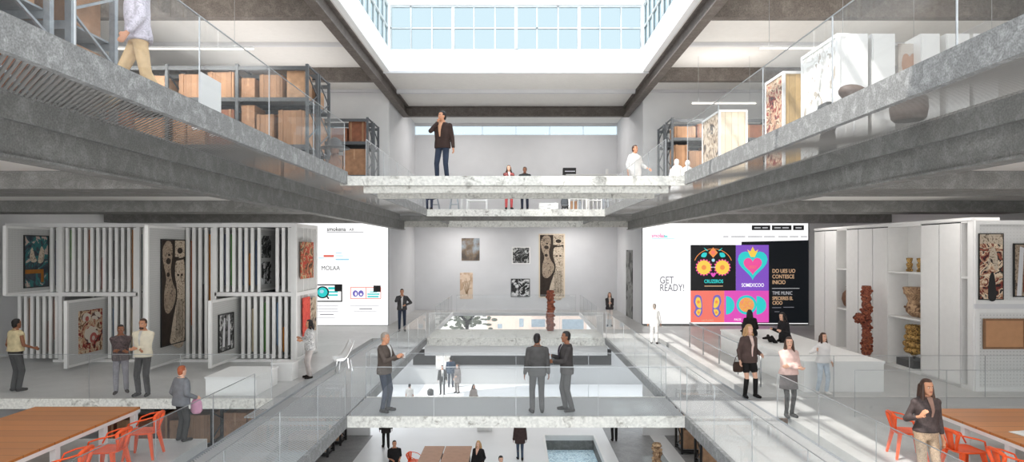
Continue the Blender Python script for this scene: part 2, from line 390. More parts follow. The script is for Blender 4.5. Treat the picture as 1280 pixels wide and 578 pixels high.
glazing('window_1', (-LX, LY1, 12.05), 0, 2*LX, 12, 3)
glazing('window_3', (-LX, LY0, 12.05), 90, LY1-LY0, 28, 4)
glazing('window_4', (LX, LY1, 12.05), -90, LY1-LY0, 28, 4)
w = bpy.data.objects.new('window_5', None); COL.objects.link(w); w['kind'] = 'structure'; w.location = (0, 0, 14.3)
box('pane', 'roofpane', -LX, LX, LY0, LY1, .06, .07, w)
b = MB()
for i in range(9): x = -LX+2*LX*i/8; b.box(x-.05, x+.05, LY0, LY1, 0, .14)
for i in range(9): y = LY0+(LY1-LY0)*i/8; b.box(-LX, LX, y-.03, y+.03, .02, .12)
b.build('frame', 'frame', w)

# ---- roof steel: ring of I-beams around the atrium and cross beams over the aisles
def ibeam(b, p, q, w, h, tf=.06, tw=.08):
    p = Vector(p); q = Vector(q)       # p, q: centre line of the top
    b.bar(p-Vector((0, 0, tf/2)), q-Vector((0, 0, tf/2)), w, tf)
    b.bar(p-Vector((0, 0, h-tf/2)), q-Vector((0, 0, h-tf/2)), w, tf)
    b.bar(p-Vector((0, 0, h/2)), q-Vector((0, 0, h/2)), tw, h-2*tf)
def beam(name, m, *segs):
    b = MB()
    for p, q, w, h in segs: ibeam(b, p, q, w, h)
    o = b.build(name, m); o['kind'] = 'structure'; return o
beam('ceiling_beam', 'beam', ((-5.77, FR, 11.1), (-5.77, 33.65, 11.1), .32, .56))
beam('ceiling_beam', 'beam', ((5.77, FR, 11.1), (5.77, 33.65, 11.1), .32, .56))
beam('ceiling_beam', 'beam', ((-5.93, 33.65, 11.1), (5.93, 33.65, 11.1), .32, .52))
for Y in (4.8, 12, 19.2, 26.4):
    two(lambda s: struct('ceiling_beam', 'beam', (*sx(s, 5.95, 17 if s < 0 else 15.5), Y, Y+.3, 10.55, 11.1)))
for Y in (8.4, 15.6, 23.2, 30.0): two(lambda s: struct('ceiling_batten', 'wallgrey', (*sx(s, 5.95, 17 if s < 0 else 15.5), Y, Y+.18, 10.98, 11.1)))
struct('ceiling_batten', 'wallgrey', (-5.6, 5.6, 30.0, 30.2, 10.93, 11.1))
struct('trim_3', 'wallgrey', (-5.6, 5.6, 26.96, 27.07, 11.02, 11.11))

# ---- upper walkways: edge channel, bar grating, slab edge beam, cross beams under the slab
def up(s):
    struct('walkway_edge_upper', 'edge', (*sx(s, VX-.02, VX+.06), FR, 13.62, UP-.25, UP+.02), (*sx(s, VX-.02, VX+.06), 15.44, 25.8, UP-.25, UP+.02), (*sx(s, VX-.02, VX+.06), 28.7, 34.3, UP-.25, UP+.02))
    struct('walkway_grating_upper', 'mesh_up', (*sx(s, VX+.06, 5.2), FR, 28.7, UP-.03, UP))
    o = struct('slab_edge_beam', 'concrete', (*sx(s, 5.2, 5.5), FR, 30.2, UP-.3, UP), (*sx(s, 5.27, 5.5), FR, 30.2, UP-.67, UP-.3), (*sx(s, 5.22, 5.5), FR, 30.2, UP-.69, UP-.66))
    for Y0, Y1 in ((4.8, 5.6), (12.0, 13.7), (19.2, 20.5), (26.4, 27.4)):
        struct('slab_cross_beam', 'concrete', (*sx(s, 5.5, 17 if s < 0 else 15.5), Y0, Y1, UP-.5, UP-.16))
two(up)
struct('footbridge_upper', 'marble', (-3.74, 3.74, 13.6, 13.68, UP-.27, UP-.07), (-3.6, 3.6, 13.68, 15.38, UP-.14, UP-.08), (-3.6, 3.6, 15.38, 15.46, UP-.27, UP-.07), (-3.27, 3.27, 13.72, 13.9, UP-.42, UP-.27), (-3.27, 3.27, 15.1, 15.3, UP-.42, UP-.14))
struct('footbridge_upper_far', 'marble', (-3.6, 3.6, 25.75, 25.85, UP-.28, UP), (-3.6, 3.6, 25.85, 28.7, UP-.1, UP))
struct('slab_edge_upper', 'marble', (-6, 6, 34.2, 34.34, UP-.42, UP-.02))
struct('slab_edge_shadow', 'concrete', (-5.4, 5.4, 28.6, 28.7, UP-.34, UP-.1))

# ---- main walkways and footbridges
def mainlevel(s):
    e = MB()
    for y0, y1 in ((FR, 13.6), (15.46, 25.75)): e.box(*sx(s, VX-.02, VX+.06), y0, y1, -.22, .02)
    e.build('walkway_edge', 'edge')['kind'] = 'structure'
    struct('walkway_edge_lit', 'white', (*sx(s, VX-.02, VX+.04), 28.7, 36.4, -.2, .02))  # far edge painted white for the strong light falling on it
    struct('walkway_grating', 'mesh_main', (*sx(s, VX+.06, 5.5), FR, 13.65, -.03, 0), (*sx(s, VX+.06, 5.5), 15.44, 25.8, -.03, 0))
    struct('walkway_deck', 'deck', (*sx(s, VX+.06, 5.5), 13.65, 15.44, -.04, 0))
    struct('walkway_stringer', 'galv', (*sx(s, 5.46, 5.52), FR, 25.8, -.2, .01))
    struct('walkway_joist', 'galv', *[(*sx(s, VX+.06, 5.5), -1+k*2.05, -.95+k*2.05, -.1, -.03) for k in range(13)])
two(mainlevel)
struct('footbridge', 'marble', (-3.62, 3.62, 13.58, 13.66, -.22, .012), (-3.6, 3.6, 15.4, 15.46, -.22, .012))
struct('footbridge_deck', 'deck', (-3.6, 3.6, 13.66, 15.4, -.08, 0))
struct('floor_grating_strip', 'mesh_main', (5.5, WR, 13.66, 15.43, -.04, -.005))
struct('floor_grating_strip', 'mesh_main', (-5.8, -5.5, 13.66, 15.43, -.04, -.005))
struct('footbridge_far', 'marble', (-3.6, 3.6, 25.75, 25.82, -.3, .012), (-3.6, 3.6, 25.82, 28.7, -.12, 0))
struct('footbridge_far_skirt', 'skirt', (-3.7, 3.7, 25.9, 25.95, -.72, -.3))
struct('slab_edge_main', 'marble', (WL, -5.8, 15.27, 15.3, -.24, .005), (WL, -5.8, 12.0, 12.03, -.22, .005))

# ---- glass balustrades
def balustrade(label, p, q, z, h=1.05, pane=1.9, cat='glass balustrade', posts=True, rail='steel', rw=.014, group=None):
    p = Vector((p[0], p[1], 0)); q = Vector((q[0], q[1], 0)); d = q-p; L = d.length
    t = thing('glass_balustrade', label, cat, (p.x, p.y, z), math.degrees(math.atan2(d.y, d.x)), group)
    n = max(1, round(L/pane)); w = L/n
    for i in range(n): box('glass_panel', 'glass', i*w+.008, (i+1)*w-.008, -.006, .006, .02, h-.01, t)
    if posts:
        for i in range(n+1): MB().box(i*w-.006, i*w+.006, -.008, .008, 0, h).build('post', 'steel', t)
    box('handrail', rail, 0, L, -rw/2, rw/2, h-.006, h+.006, t)
    return t
for s, side in ((-1, 'left'), (1, 'right')):
    x = s*(VX+.03); o = s*5.47
    nm = {-1: 'on the walkway toward the art racks', 1: 'on the walkway toward the white cabinets'}[s]
    balustrade('glass balustrade along the near void edge '+nm, (x, 4.2), (x, 13.6), 0.02)
    balustrade('clear glass balustrade along the middle void edge '+nm, (x, 15.5), (x, 25.7), 0.02)
    balustrade('clear glass balustrade along the far void edge '+nm, (x, 28.8), (x, 36.3), 0.02, 1.0)
    balustrade('outer glass balustrade of the walkway '+{-1: 'beside the orange chairs and rack', 1: 'beside the long white counter'}[s], (o, 4.2), (o, 13.4), 0.01, .95)
    balustrade('upper glass balustrade of the near walkway '+{-1: 'in front of the crate racks', 1: 'in front of the art storage units'}[s], (x, 3.2), (x, 13.55), UP+.02, 1.02, 2.05)
    balustrade('upper glass balustrade of the walkway beyond the bridge '+{-1: 'before the pallet racks', 1: 'before the plank crates'}[s], (x, 15.5), (x, 25.7), UP+.02, 1.02, 2.05)
balustrade('glass balustrade on the front edge of the main footbridge before the two suited men', (-3.5, 13.62), (3.5, 13.62), .012, 1.05, 1.75)
balustrade('glass balustrade on the back edge of the main footbridge behind the suited men', (-3.5, 15.43), (3.5, 15.43), .012, 1.05, 1.75)
balustrade('glass balustrade on the far footbridge in front of the carved totem', (-3.5, 25.78), (3.5, 25.78), .012, 1.0, 1.75)
balustrade('glass balustrade around the far opening in front of the hung paintings', (-3.4, 36.45), (3.4, 36.45), 0, 1.0, 1.7)
balustrade('glass balustrade along the slab edge in front of the slatted art racks', (-16.8, 15.33), (-5.85, 15.33), .005, 1.05, 2.2)
balustrade('glass balustrade along the grating strip in front of the white counter', (5.85, 15.47), (15, 15.47), 0, 1.0, 1.8)
balustrade('glass balustrade along the grating strip behind the standing woman at the table', (7.2, 13.6), (15, 13.6), 0, 1.0, 1.8)
# ================================================================== PAINTINGS
def painting(label, x, y, z, w, h, m, frame=None, fw=.04, rot=0, name='painting', cat='painting', group=None, mount=None, d=.04):
    """hangs with its bottom centre at (x, y, z); rot 0 faces the camera side (-Y)"""
    t = thing(name, label, cat, (x, y, z), rot, group)
    box('canvas', m, -w/2, w/2, -d*.7, -.002, 0, h, t)
    if mount: 
        b = MB(); mw = w*.1
        b.box(-w/2, -w/2+mw, -d*.75, -d*.7, 0, h).box(w/2-mw, w/2, -d*.75, -d*.7, 0, h).box(-w/2, w/2, -d*.75, -d*.7, 0, mw).box(-w/2, w/2, -d*.75, -d*.7, h-mw, h)
        b.build('mount', mount, t)
    if frame:
        b = MB()
        b.box(-w/2-fw, -w/2, -d, 0, -fw, h+fw).box(w/2, w/2+fw, -d, 0, -fw, h+fw).box(-w/2, w/2, -d, 0, -fw, 0).box(-w/2, w/2, -d, 0, h, h+fw)
        b.build('frame', frame, t)
    return t
def pfront(label, px0, py0, px1, py1, Y, m, **k):
    x0, x1, z1, z0 = X_(px0, Y), X_(px1, Y), Z_(py0, Y), Z_(py1, Y)
    return painting(label, (x0+x1)/2, Y, z0, x1-x0, z1-z0, m, **k)
def smooth_poly(pts, n=5):
    """closed Catmull-Rom through (x, z) points"""
    out = []; N = len(pts)
    for i in range(N):
        a, b, c, d = [Vector(pts[(i+j-1) % N]) for j in range(4)]
        for k in range(n):
            t = k/n
            p = .5*((2*b)+(c-a)*t+(2*a-5*b+4*c-d)*t*t+(3*b-a-3*c+d)*t**3)
            out.append((p.x, p.y))
    return out
M['dusk'] = art('dark_landscape_canvas', [rgb(40, 38, 38), rgb(72, 66, 62), rgb(120, 104, 88), rgb(150, 160, 168)], .9, 'soft', .2)
M['beigecanvas'] = art('beige_canvas', [rgb(214, 184, 156), rgb(220, 196, 172), rgb(226, 204, 182), rgb(196, 166, 138)], 2.2, 'soft', .6)
M['bwphoto'] = art('black_and_white_print', [rgb(20, 20, 20), rgb(44, 44, 44), rgb(110, 110, 110), rgb(200, 200, 198)], 4)
M['bwprint'] = art('white_figures_print', [rgb(24, 24, 24), rgb(40, 40, 40), rgb(205, 205, 205), rgb(225, 225, 225)], 2.6, dist=2)
M['sepia'] = art('sepia_canvas', [rgb(60, 46, 38), rgb(150, 130, 110), rgb(190, 172, 150), rgb(206, 190, 170)], 3.2)
M['sepiadark'] = plain('dark_sepia_paint', rgb(52, 42, 36), .8, var=.3, scale=5)
M['sepialight'] = art('pale_sepia_paint', [rgb(120, 104, 88), rgb(196, 180, 160), rgb(206, 190, 170), rgb(170, 152, 132)], 5, dist=2.5)
M['sepiamid'] = art('mid_sepia_paint', [rgb(92, 78, 66), rgb(150, 132, 114), rgb(172, 154, 134), rgb(128, 110, 94)], 5, dist=2.5)
M['redart'] = art('red_painting', [rgb(60, 30, 28), rgb(140, 44, 40), rgb(190, 150, 120), rgb(206, 186, 160), rgb(120, 84, 60)], 3.4)
M['brownart'] = art('brown_red_painting', [rgb(70, 50, 36), rgb(140, 96, 60), rgb(190, 60, 40), rgb(200, 170, 130), rgb(96, 80, 62)], 3)
M['warmart'] = art('crowd_painting', [rgb(30, 22, 22), rgb(120, 46, 40), rgb(190, 150, 120), rgb(226, 206, 180), rgb(40, 30, 30), rgb(150, 80, 60)], 3.6)
M['palepanel'] = art('pale_print', [rgb(228, 226, 222), rgb(208, 204, 198), rgb(236, 235, 232), rgb(176, 166, 154)], 1.6)
def figures(t, w, h, y):
    """two simplified sepia figures over a dark ground, flat on the canvas"""
    P = lambda *q: smooth_poly([(-w/2+u*w, v*h) for u, v in q])
    MB().flat(P((.03, .9), (.2, .99), (.42, .97), (.45, .86), (.38, .72), (.45, .6), (.6, .5), (.52, .38), (.3, .3), (.12, .34), (.1, .5), (.18, .64), (.08, .76)), y).build('pale_figure', 'sepiamid', t)
    MB().flat(P((.38, .0), (.98, .0), (.98, .78), (.62, .8), (.56, .66), (.66, .5), (.62, .4), (.48, .24), (.4, .12)), y-.002).flat([(-w/2+.56*w, .84*h), (w/2, .84*h), (w/2, h), (-w/2+.56*w, h)], y-.002).build('pale_figure', 'sepialight', t)
    b = MB()
    b.disc(-w/2+.26*w, .67*h, .07*w, .022*h, y-.004); b.disc(-w/2+.27*w, .8*h, .1*w, .03*h, y-.004).disc(-w/2+.78*w, .9*h, .12*w, .03*h, y-.004)
    for cx, cz in ((.7, .66), (.86, .66), (.3, .86)): b.disc(-w/2+cx*w, cz*h, .05*w, .012*h, y-.004)
    for k in range(7): b.flat([(-w/2+(.6+.05*k)*w, .05*h), (-w/2+(.615+.05*k)*w, .05*h), (-w/2+(.64+.045*k)*w, .42*h), (-w/2+(.625+.045*k)*w, .42*h)], y-.004)
    b.flat([(-w/2+.5*w, .795*h), (w/2, .815*h), (w/2, .835*h), (-w/2+.5*w, .82*h)], y-.004)
    n = 0
    for f in b.f: MB().add([b.v[i] for i in f], [tuple(range(len(f)))]).build('drawn_line', 'sepiadark', t)
YB = BK
pfront('dark landscape canvas hung high at the left of the pale back wall', 577, 298, 599.5, 326, YB, 'dusk')
t = pfront('narrow beige canvas with a plant sketch under the dark landscape', 575, 341, 591, 374, YB, 'beigecanvas')
b = MB()
for k in range(6): a = -.25+.1*k; b.flat([(a*.15, .3), (a*.15+.03, .3), (a+.05, 1.0+.12*(k % 3)), (a+.03, 1.0+.12*(k % 3))], -.03)
b.build('plant_sketch', plain('ochre_line', rgb(150, 124, 96), .8), t)
pfront('small black and white photograph in a white frame above the framed print', 641, 310, 661.5, 329, YB, 'bwphoto', frame='white', fw=.06)
pfront('black framed print of pale figures below the white framed photograph', 639.5, 349.5, 661.5, 370.5, YB, 'bwprint', frame='black', fw=.04)
t = pfront('tall sepia painting of two abstract figures on the back wall', 675, 294, 704.5, 371, YB, 'sepiadark', frame='palewood', fw=.07)
figures(t, (704.5-675)*YB/F, 77*YB/F, -.032)
painting('tall grey canvas on the side wall behind the woman with the phone', 6.0-.001, F*6/142, Z_(398, F*6/142), 1.9, 3.6, art('grey_tall_canvas', [rgb(96, 96, 94), rgb(122, 122, 120), rgb(140, 140, 138), rgb(60, 60, 58)], 1.2, 'soft', 1), rot=-90)
# ---- mural on the lower back wall seen through the far opening
t = thing('wall_mural', 'wide mural of a dark tree and pink building seen through the far opening', 'mural', (0, 41.69, -1.75))
box('mural_ground', plain('mural_ground', rgb(236, 232, 226), .8, var=.05), -5.0, 4.9, -.03, 0, 0, 1.45, t)
b = MB(); rr = random.Random(3)
for k in range(90):
    cx = -3.2+rr.gauss(0, .75); cz = .75+rr.gauss(0, .3)
    if .05 < cz < 1.4 and -4.8 < cx: b.disc(cx, cz, .1+.12*rr.random(), .05+.06*rr.random(), -.033-.0002*k, 8)
b.build('tree_crown', plain('mural_tree', rgb(96, 100, 90), .9, var=.4, scale=9), t)
b = MB(); b.flat([(-3.3, 0), (-3.1, 0), (-3.05, .6), (-2.6, 1.1), (-2.7, 1.12), (-3.15, .75), (-3.7, 1.2), (-3.8, 1.18), (-3.3, .6)], -.06); b.build('tree_trunk', 'black', t)
b = MB(); b.flat([(-1.9, 0), (4.6, 0), (4.6, .9), (3.2, 1.2), (-1.9, 1.3)], -.034); b.build('pink_building', plain('mural_pink', rgb(226, 206, 192), .9, var=.06), t)
b = MB()
for x0, x1, z0, z1 in ((.2, .5, .3, .85), (1.0, 1.9, .3, .8), (3.0, 4.4, .15, .8), (-1.2, -.9, .2, .5)): b.flat([(x0, z0), (x1, z0), (x1, z1), (x0, z1)], -.037)
b.build('painted_windows', plain('mural_blue', rgb(160, 172, 180), .8), t)

# ================================================================== PROJECTION SCREENS
M['ink'] = glow('screen_ink', rgb(30, 30, 32), .6); M['inkgrey'] = glow('screen_grey', rgb(130, 130, 138), .8); M['inkpale'] = glow('screen_pale_grey', rgb(196, 196, 200), .9)
M['s_red'] = glow('screen_red', rgb(226, 110, 96), .9); M['s_blue'] = glow('screen_blue', rgb(170, 214, 232), .95); M['s_teal'] = glow('screen_teal', rgb(52, 208, 206), .9)
M['s_purple'] = glow('screen_purple', rgb(132, 84, 196), .9); M['s_pink'] = glow('screen_pink', rgb(240, 86, 160), .9); M['s_magenta'] = glow('screen_magenta', rgb(226, 84, 186), .9)
M['s_salmon'] = glow('screen_salmon', rgb(244, 124, 108), .9); M['s_yellow'] = glow('screen_yellow', rgb(248, 208, 84), .9); M['s_orange'] = glow('screen_orange', rgb(238, 146, 78), .9)
M['s_black'] = glow('screen_black', rgb(24, 26, 30), .5); M['s_navy'] = glow('screen_dark_panel', rgb(18, 24, 30), .5); M['s_gold'] = glow('screen_gold_text', rgb(214, 176, 140), .9); M['s_white'] = glow('screen_white_ink', (1, 1, 1), 1)
M['s_violet'] = glow('screen_violet', rgb(120, 110, 190), .9)
YS = 30.2
class Scr:
    """a lit screen on the wall; flat artwork laid out by its own picture rows and columns"""
    def __init__(s, label, x0, y0, x1, y1):
        s.x0, s.y1 = x0, y1
        s.t = thing('projection_screen', label, 'screen', (X_(x0, YS), YS-.06, Z_(y1, YS)))
        s.k = YS/F
        box('screen_surface', 'screen', 0, (x1-x0)*s.k, 0, .05, 0, (y1-y0)*s.k, s.t)
        b = MB(); W = (x1-x0)*s.k; H = (y1-y0)*s.k
        b.box(-.03, W+.03, -.01, .05, -.05, 0).box(-.03, 0, -.01, .05, 0, H).box(W, W+.03, -.01, .05, 0, H).box(-.03, W+.03, -.01, .05, H, H+.03)
        b.build('screen_frame', 'darksteel', s.t); s.d = 0.004
    def q(s, px, py): return ((px-s.x0)*s.k, (s.y1-py)*s.k)
    def lay(s): s.d += .003; return -s.d
    def rect(s, m, *rs, name='panel'):
        y = s.lay()
        for x0, y0, x1, y1 in rs: o = MB().flat([s.q(x0, y0), s.q(x1, y0), s.q(x1, y1), s.q(x0, y1)], y).build(name, m, s.t)
        return o
    def disc(s, m, *cs, name='disc', n=24):
        y = s.lay()
        for c in cs:
            cx, cz = s.q(c[0], c[1]); a = c[4:] if len(c) > 4 else (0, 360)
            o = MB().disc(cx, cz, c[2]*s.k, c[3]*s.k, y, n, None, *a).build(name, m, s.t)
        return o
    def blob(s, m, *ps, name='shape', sm=True):
        y = s.lay()
        for p in ps:
            q = [s.q(*u) for u in p]; o = MB().flat(smooth_poly(q) if sm else q, y).build(name, m, s.t)
        return o
    def txt(s, st, px, py, cap, m, sx=1, align='LEFT', bold=0):
        x, z = s.q(px, py); return text(st, x, z, s.lay()+.002, cap*s.k/.7, m, s.t, align, sx, bold)
L = Scr('bright white screen with a black magnifier graphic beside the art racks', 278, 277, 485.5, 406.5)
L.txt('smokena', 409, 289, 5, 'ink', .92, bold=.004); L.txt('AR', 437, 289, 3.6, 'ink', .95); L.rect('inkgrey', (409, 289.9, 455, 290.7), name='tiny_text_line')
L.rect('s_red', (405, 319, 418, 321.6), name='red_bar'); L.rect('s_blue', (398, 322.3, 406, 323.4), (420, 316, 428, 317), (420, 319.5, 430, 320.5), (420, 323.5, 437, 325.5), name='blue_text_line')
L.txt('MOLAA', 402, 338, 5.6, 'ink', .86)
L.rect('ink', (396, 355.5, 428.5, 377.5), name='black_frame'); L.rect('s_white', (396, 357, 427, 376), name='inner_panel'); L.rect('s_teal', (411, 359, 423, 362), (411, 364, 423, 366), (411, 368, 423, 370), name='teal_text_line')
L.rect('ink', (419, 355.5, 428.5, 364.5), name='black_square')
L.disc('ink', (404, 365.5, 8, 7.6), name='magnifier_ring'); L.disc('s_teal', (404, 365.5, 6.2, 6), name='magnifier_lens'); L.disc('s_blue', (403, 364.5, 2.6, 2.2), name='lens_mark')
L.blob('ink', ((408, 370), (409.5, 369), (412.5, 373), (411, 374.3)), name='magnifier_handle', sm=False)
L.rect('s_salmon', (438.5, 359, 477, 373.7), name='red_frame'); L.rect('s_white', (439.4, 359.9, 457.8, 372.9), (458.6, 359.9, 476.2, 372.9), name='inner_panel')
L.disc('s_violet', (445, 367, 3.4, 4), (452, 367, 3.4, 4), name='violet_letter'); L.disc('s_white', (445.5, 367.5, 1.2, 2.2), (452, 368, 1.4, 1.4), name='letter_hole')
L.rect('s_teal', (460, 367, 475, 368.6), (460, 370, 474, 371.8), (463, 364.5, 472, 365.6), name='teal_text_line'); L.rect('ink', (467.5, 357, 476.5, 365), name='black_square')
L.rect('inkpale', (396, 382, 424, 383), (395, 385.5, 423, 386.5), (396, 389, 424, 390), (438, 382, 475, 382.8), (443, 389, 472, 389.8), (398, 396.5, 420, 397.3), name='caption_line'); L.rect('inkgrey', (401, 392.5, 418, 393.6), (450, 385.6, 466, 386.8), name='caption_line')
S = Scr('bright white screen with colourful posters and the words GET READY', 803, 277, 1009.5, 405)
S.txt('smolaa', 814, 297, 5, 's_pink', .85, bold=.004); S.txt('tac', 829.5, 297, 3.6, 's_teal', .8, bold=.006); S.rect('s_blue', (814, 298.3, 843, 299.1), name='tiny_text_line')
S.rect('inkgrey', *[(a, 295.6, b_, 296.6) for a, b_ in ((903, 910), (913, 931), (934, 952), (954, 968), (972, 984), (986, 997), (1000, 1008))], name='menu_line')
S.rect('ink', (939, 282, 962, 288), (964, 282, 988.5, 288), (990.5, 282, 1004, 288), name='menu_button'); S.rect('inkpale', (942, 284.4, 950, 285.8), (952, 284.4, 959, 285.8), (967, 284.4, 975, 285.8), (977, 284.4, 985, 285.8), (993.5, 284.4, 1001, 285.8), name='button_lettering')
S.blob('s_navy', ((926, 302.5), (1009.3, 300.5), (1009.3, 404), (926, 404)), name='dark_panel', sm=False)
S.rect('s_black', (862.5, 306.5, 919, 363.5), name='skull_poster'); S.rect('s_purple', (919, 306.5, 960, 363.5), name='heart_poster'); S.rect('s_salmon', (862.5, 363.5, 904.5, 403), name='butterfly_poster'); S.rect('s_magenta', (904.5, 363.5, 960, 403), name='circles_poster')
S.txt('GET', 824, 354.5, 8.8, 'inkgrey', .76, bold=.004); S.txt('READY!', 824, 364, 8.8, 'inkgrey', .73, bold=.004)
# decorated skull poster
b = MB(); y = S.lay()
for k in range(26):
    a0, a1 = R(15+150*k/26), R(15+150*(k+1)/26); f = lambda a, r: S.q(890.5+24*r*math.cos(a), 331-20*r*math.sin(a)); b.flat([f(a0, 1), f(a1, 1), f(a1, .965), f(a0, .965)], y)
b.build('skull_outline', 's_orange', S.t)
S.disc('s_pink', *[(cx+9.3*math.cos(k*PI/8), 334.5-9.3*math.sin(k*PI/8), 1.3, 1.3) for cx in (879, 902) for k in range(16)], name='petal', n=8)
S.disc('s_yellow', (879, 334.5, 8.8, 8.8), (902, 334.5, 8.8, 8.8), name='flower_eye'); S.disc('s_orange', (879, 334.5, 3, 3), (902, 334.5, 3, 3), name='flower_centre')
S.rect('s_blue', (887.6, 333.8, 893.4, 334.5), name='bridge_line')
S.blob('s_orange', ((890.5, 309.5), (896.3, 316), (890.5, 322.5), (884.7, 316)), name='forehead_flower', sm=False); S.disc('s_salmon', (890.5, 316, 2.5, 2.5), name='forehead_centre')
S.blob('s_teal', ((875.5, 321), (877.5, 316.5), (882.5, 316.5), (881, 321.5)), ((905.5, 321), (903.5, 316.5), (898.5, 316.5), (900, 321.5)), ((879, 310), (884, 313.5), (882, 313.5)), ((902, 310), (897, 313.5), (899, 313.5)), name='leaf')
S.disc('s_blue', (890.5, 325.5, 2, 2), name='blue_bead'); S.blob('s_magenta', ((890.5, 346.5), (887.2, 342.5), (889, 340.8), (890.5, 342), (892, 340.8), (893.8, 342.5)), name='nose_heart')
S.txt('CRUZEROS', 891, 353.8, 4.2, 's_teal', .78, 'CENTER', .006); S.rect('s_gold', (879.5, 357.2, 902.5, 358.2), name='poster_line')
# heart poster
def heart(cx, cy, w, h): return [(cx+w*16*math.sin(t)**3/16, cy-h*(13*math.cos(t)-5*math.cos(2*t)-2*math.cos(3*t)-math.cos(4*t))/14) for t in [2*PI*i/28 for i in range(28)]]
S.blob('s_teal', heart(939.5, 329.5, 18.5, 17.5), name='heart', sm=False); S.blob('s_pink', heart(939.5, 331.5, 11.5, 10.5), name='inner_heart', sm=False); S.txt('SOL?', 939.5, 335.5, 3.2, 's_salmon', .9, 'CENTER', .004)
S.blob('s_yellow', ((937, 321.5), (932.5, 312), (936.5, 314.5), (939.5, 308.5), (942.5, 314.5), (946.5, 312), (942, 321.5)), name='flame', sm=False)
S.txt('SOMEXICOO', 939.5, 358.6, 4.4, 's_white', .76, 'CENTER', .002)
# butterfly poster
for k, sg in enumerate((-1, 1)):
    c = 883+sg*10.2
    S.blob('s_violet', ((c-sg*4, 385.5), (c-sg*2.5, 371), (c+sg*4.5, 369), (c+sg*7, 377), (c+sg*4.5, 385), (c+sg*6.5, 391), (c+sg*1, 396.5), (c-sg*3.5, 392)), name='butterfly_wing')
    S.blob('s_yellow', ((c-sg*2.6, 384), (c-sg*1, 373), (c+sg*3, 372), (c+sg*4.6, 378), (c+sg*1.6, 384)), ((c-sg*2.4, 387), (c+sg*2, 387), (c+sg*3.8, 391), (c+sg*.4, 394.5)), name='wing_spot')
    S.disc('s_orange', (c+sg*1, 377.5, 1.8, 2), (c+sg*.8, 390.5, 1.5, 1.6), name='wing_dot', n=12)
S.txt('LAS FLORES', 883, 401.6, 2.6, 's_gold', .8, 'CENTER')
# circles poster
S.blob('s_teal', [(906, 370)]+[(906+10.5*math.cos(R(a)), 381.5-11.5*math.sin(R(a))) for a in range(84, -85, -12)]+[(906, 393)], [(944, 370)]+[(944+12*math.cos(R(a)), 381.5-11.5*math.sin(R(a))) for a in range(84, -85, -12)]+[(944, 393)], name='half_disc', sm=False)
S.disc('s_teal', (931.5, 381, 12.6, 12), name='ring'); S.disc(art('screen_speckle', [rgb(238, 146, 78), rgb(214, 170, 90), rgb(240, 120, 110)], 9, emit=.8), (931.5, 381, 9.4, 9), name='speckled_disc'); S.txt('PALOS', 916, 400.5, 2.6, 's_white', .8)
# dark text panel
for i, (st, m) in enumerate((('DO UES UO', 's_gold'), ('CONTESCE', 's_gold'), ('INICIO', 's_gold'))): S.txt(st, 963.3, 341+i*7, 4.6, m, .82, bold=.003)
S.rect('inkpale', (963, 360.2, 997, 360.8), name='rule'); S.txt('TIME MUNIC', 963.3, 368.3, 4.2, 'inkpale', .74); S.txt('SPECIERES EL', 963.3, 374.8, 4.2, 's_gold', .74, bold=.003); S.txt('CIOO', 963.3, 380.5, 4.2, 's_gold', .8, bold=.003)
S.rect('inkgrey', (963, 384, 974, 384.8), (977, 383.5, 990, 384.3), (966, 389, 972, 389.8), name='caption_line')
# ================================================================== ART RACKS (main level, behind the left walkway)
RY = F*EYE/140                 # front plane of the rack (20.3)
RX = lambda px: (px-645)*RY/F
RH = 4.28; RM = 2.15; RD = 2.05
t = thing('art_storage_rack', 'long two-tier pale steel rack of slatted pull-out art screens', 'storage rack', (0, RY, 0))
xs = [RX(q) for q in (66, 75, 172, 268, 366)]
def post(x, y): box('post', 'white', x-.06, x+.06, y, y+.12, 0, RH, t)
for x in xs[1:]: post(x, 0)
for x in (xs[1], xs[-1]): post(x, RD)
xl = RX(6)
box('top_rail', 'white', xl, xs[-1]+.06, 0, .12, RH, RH+.12, t); box('top_rail', 'white', xl, xs[-1]+.06, RD, RD+.12, RH, RH+.12, t)
box('middle_rail', 'white', xl, xs[2], .0, .12, RM-.06, RM+.06, t); box('middle_rail', 'white', xs[3], xs[-1], 0, .12, RM-.06, RM+.06, t)
box('bottom_rail', 'white', xs[0], xs[-1]+.06, 0, .1, 0, .08, t)
box('back_sheet', 'darksteel', xl, xs[-1], RD-.06, RD, .1, RH, t)
box('top_sheet', 'white', xl, xs[-1]+.06, .12, RD, RH+.06, RH+.09, t)
def art_screen(label, x, y0, z0, z1, depth, group=None, name='sliding_screen'):
    """one pull-out screen standing edge-on; local origin on its front foot"""
    s = thing(name, label, 'art screen', (x, y0, z0), 0, group); h = z1-z0
    b = MB(); e = .05
    b.box(-e, e, 0, .07, 0, h).box(-.03, .03, depth-.06, depth, 0, h).box(-.03, .03, .07, depth-.06, h-.07, h).box(-.03, .03, .07, depth-.06, 0, .07)
    b.build('screen_frame', 'white', s)
    box('wire_mesh', 'wire', -.008, .008, .07, depth-.06, .07, h-.07, s)
    return s
rr = random.Random(11)
edge_cols = [rgb(96, 170, 60), rgb(176, 104, 62), rgb(196, 128, 52), rgb(70, 84, 110), rgb(60, 60, 62), rgb(150, 70, 52), rgb(120, 150, 180), rgb(92, 150, 78), rgb(206, 190, 160)]
EM = [plain('canvas_edge_%s' % n, c, .8, var=.15) for n, c in zip('green rust amber slate black brick blue leaf cream'.split(), [[u*.62 for u in c_] for c_ in edge_cols])]
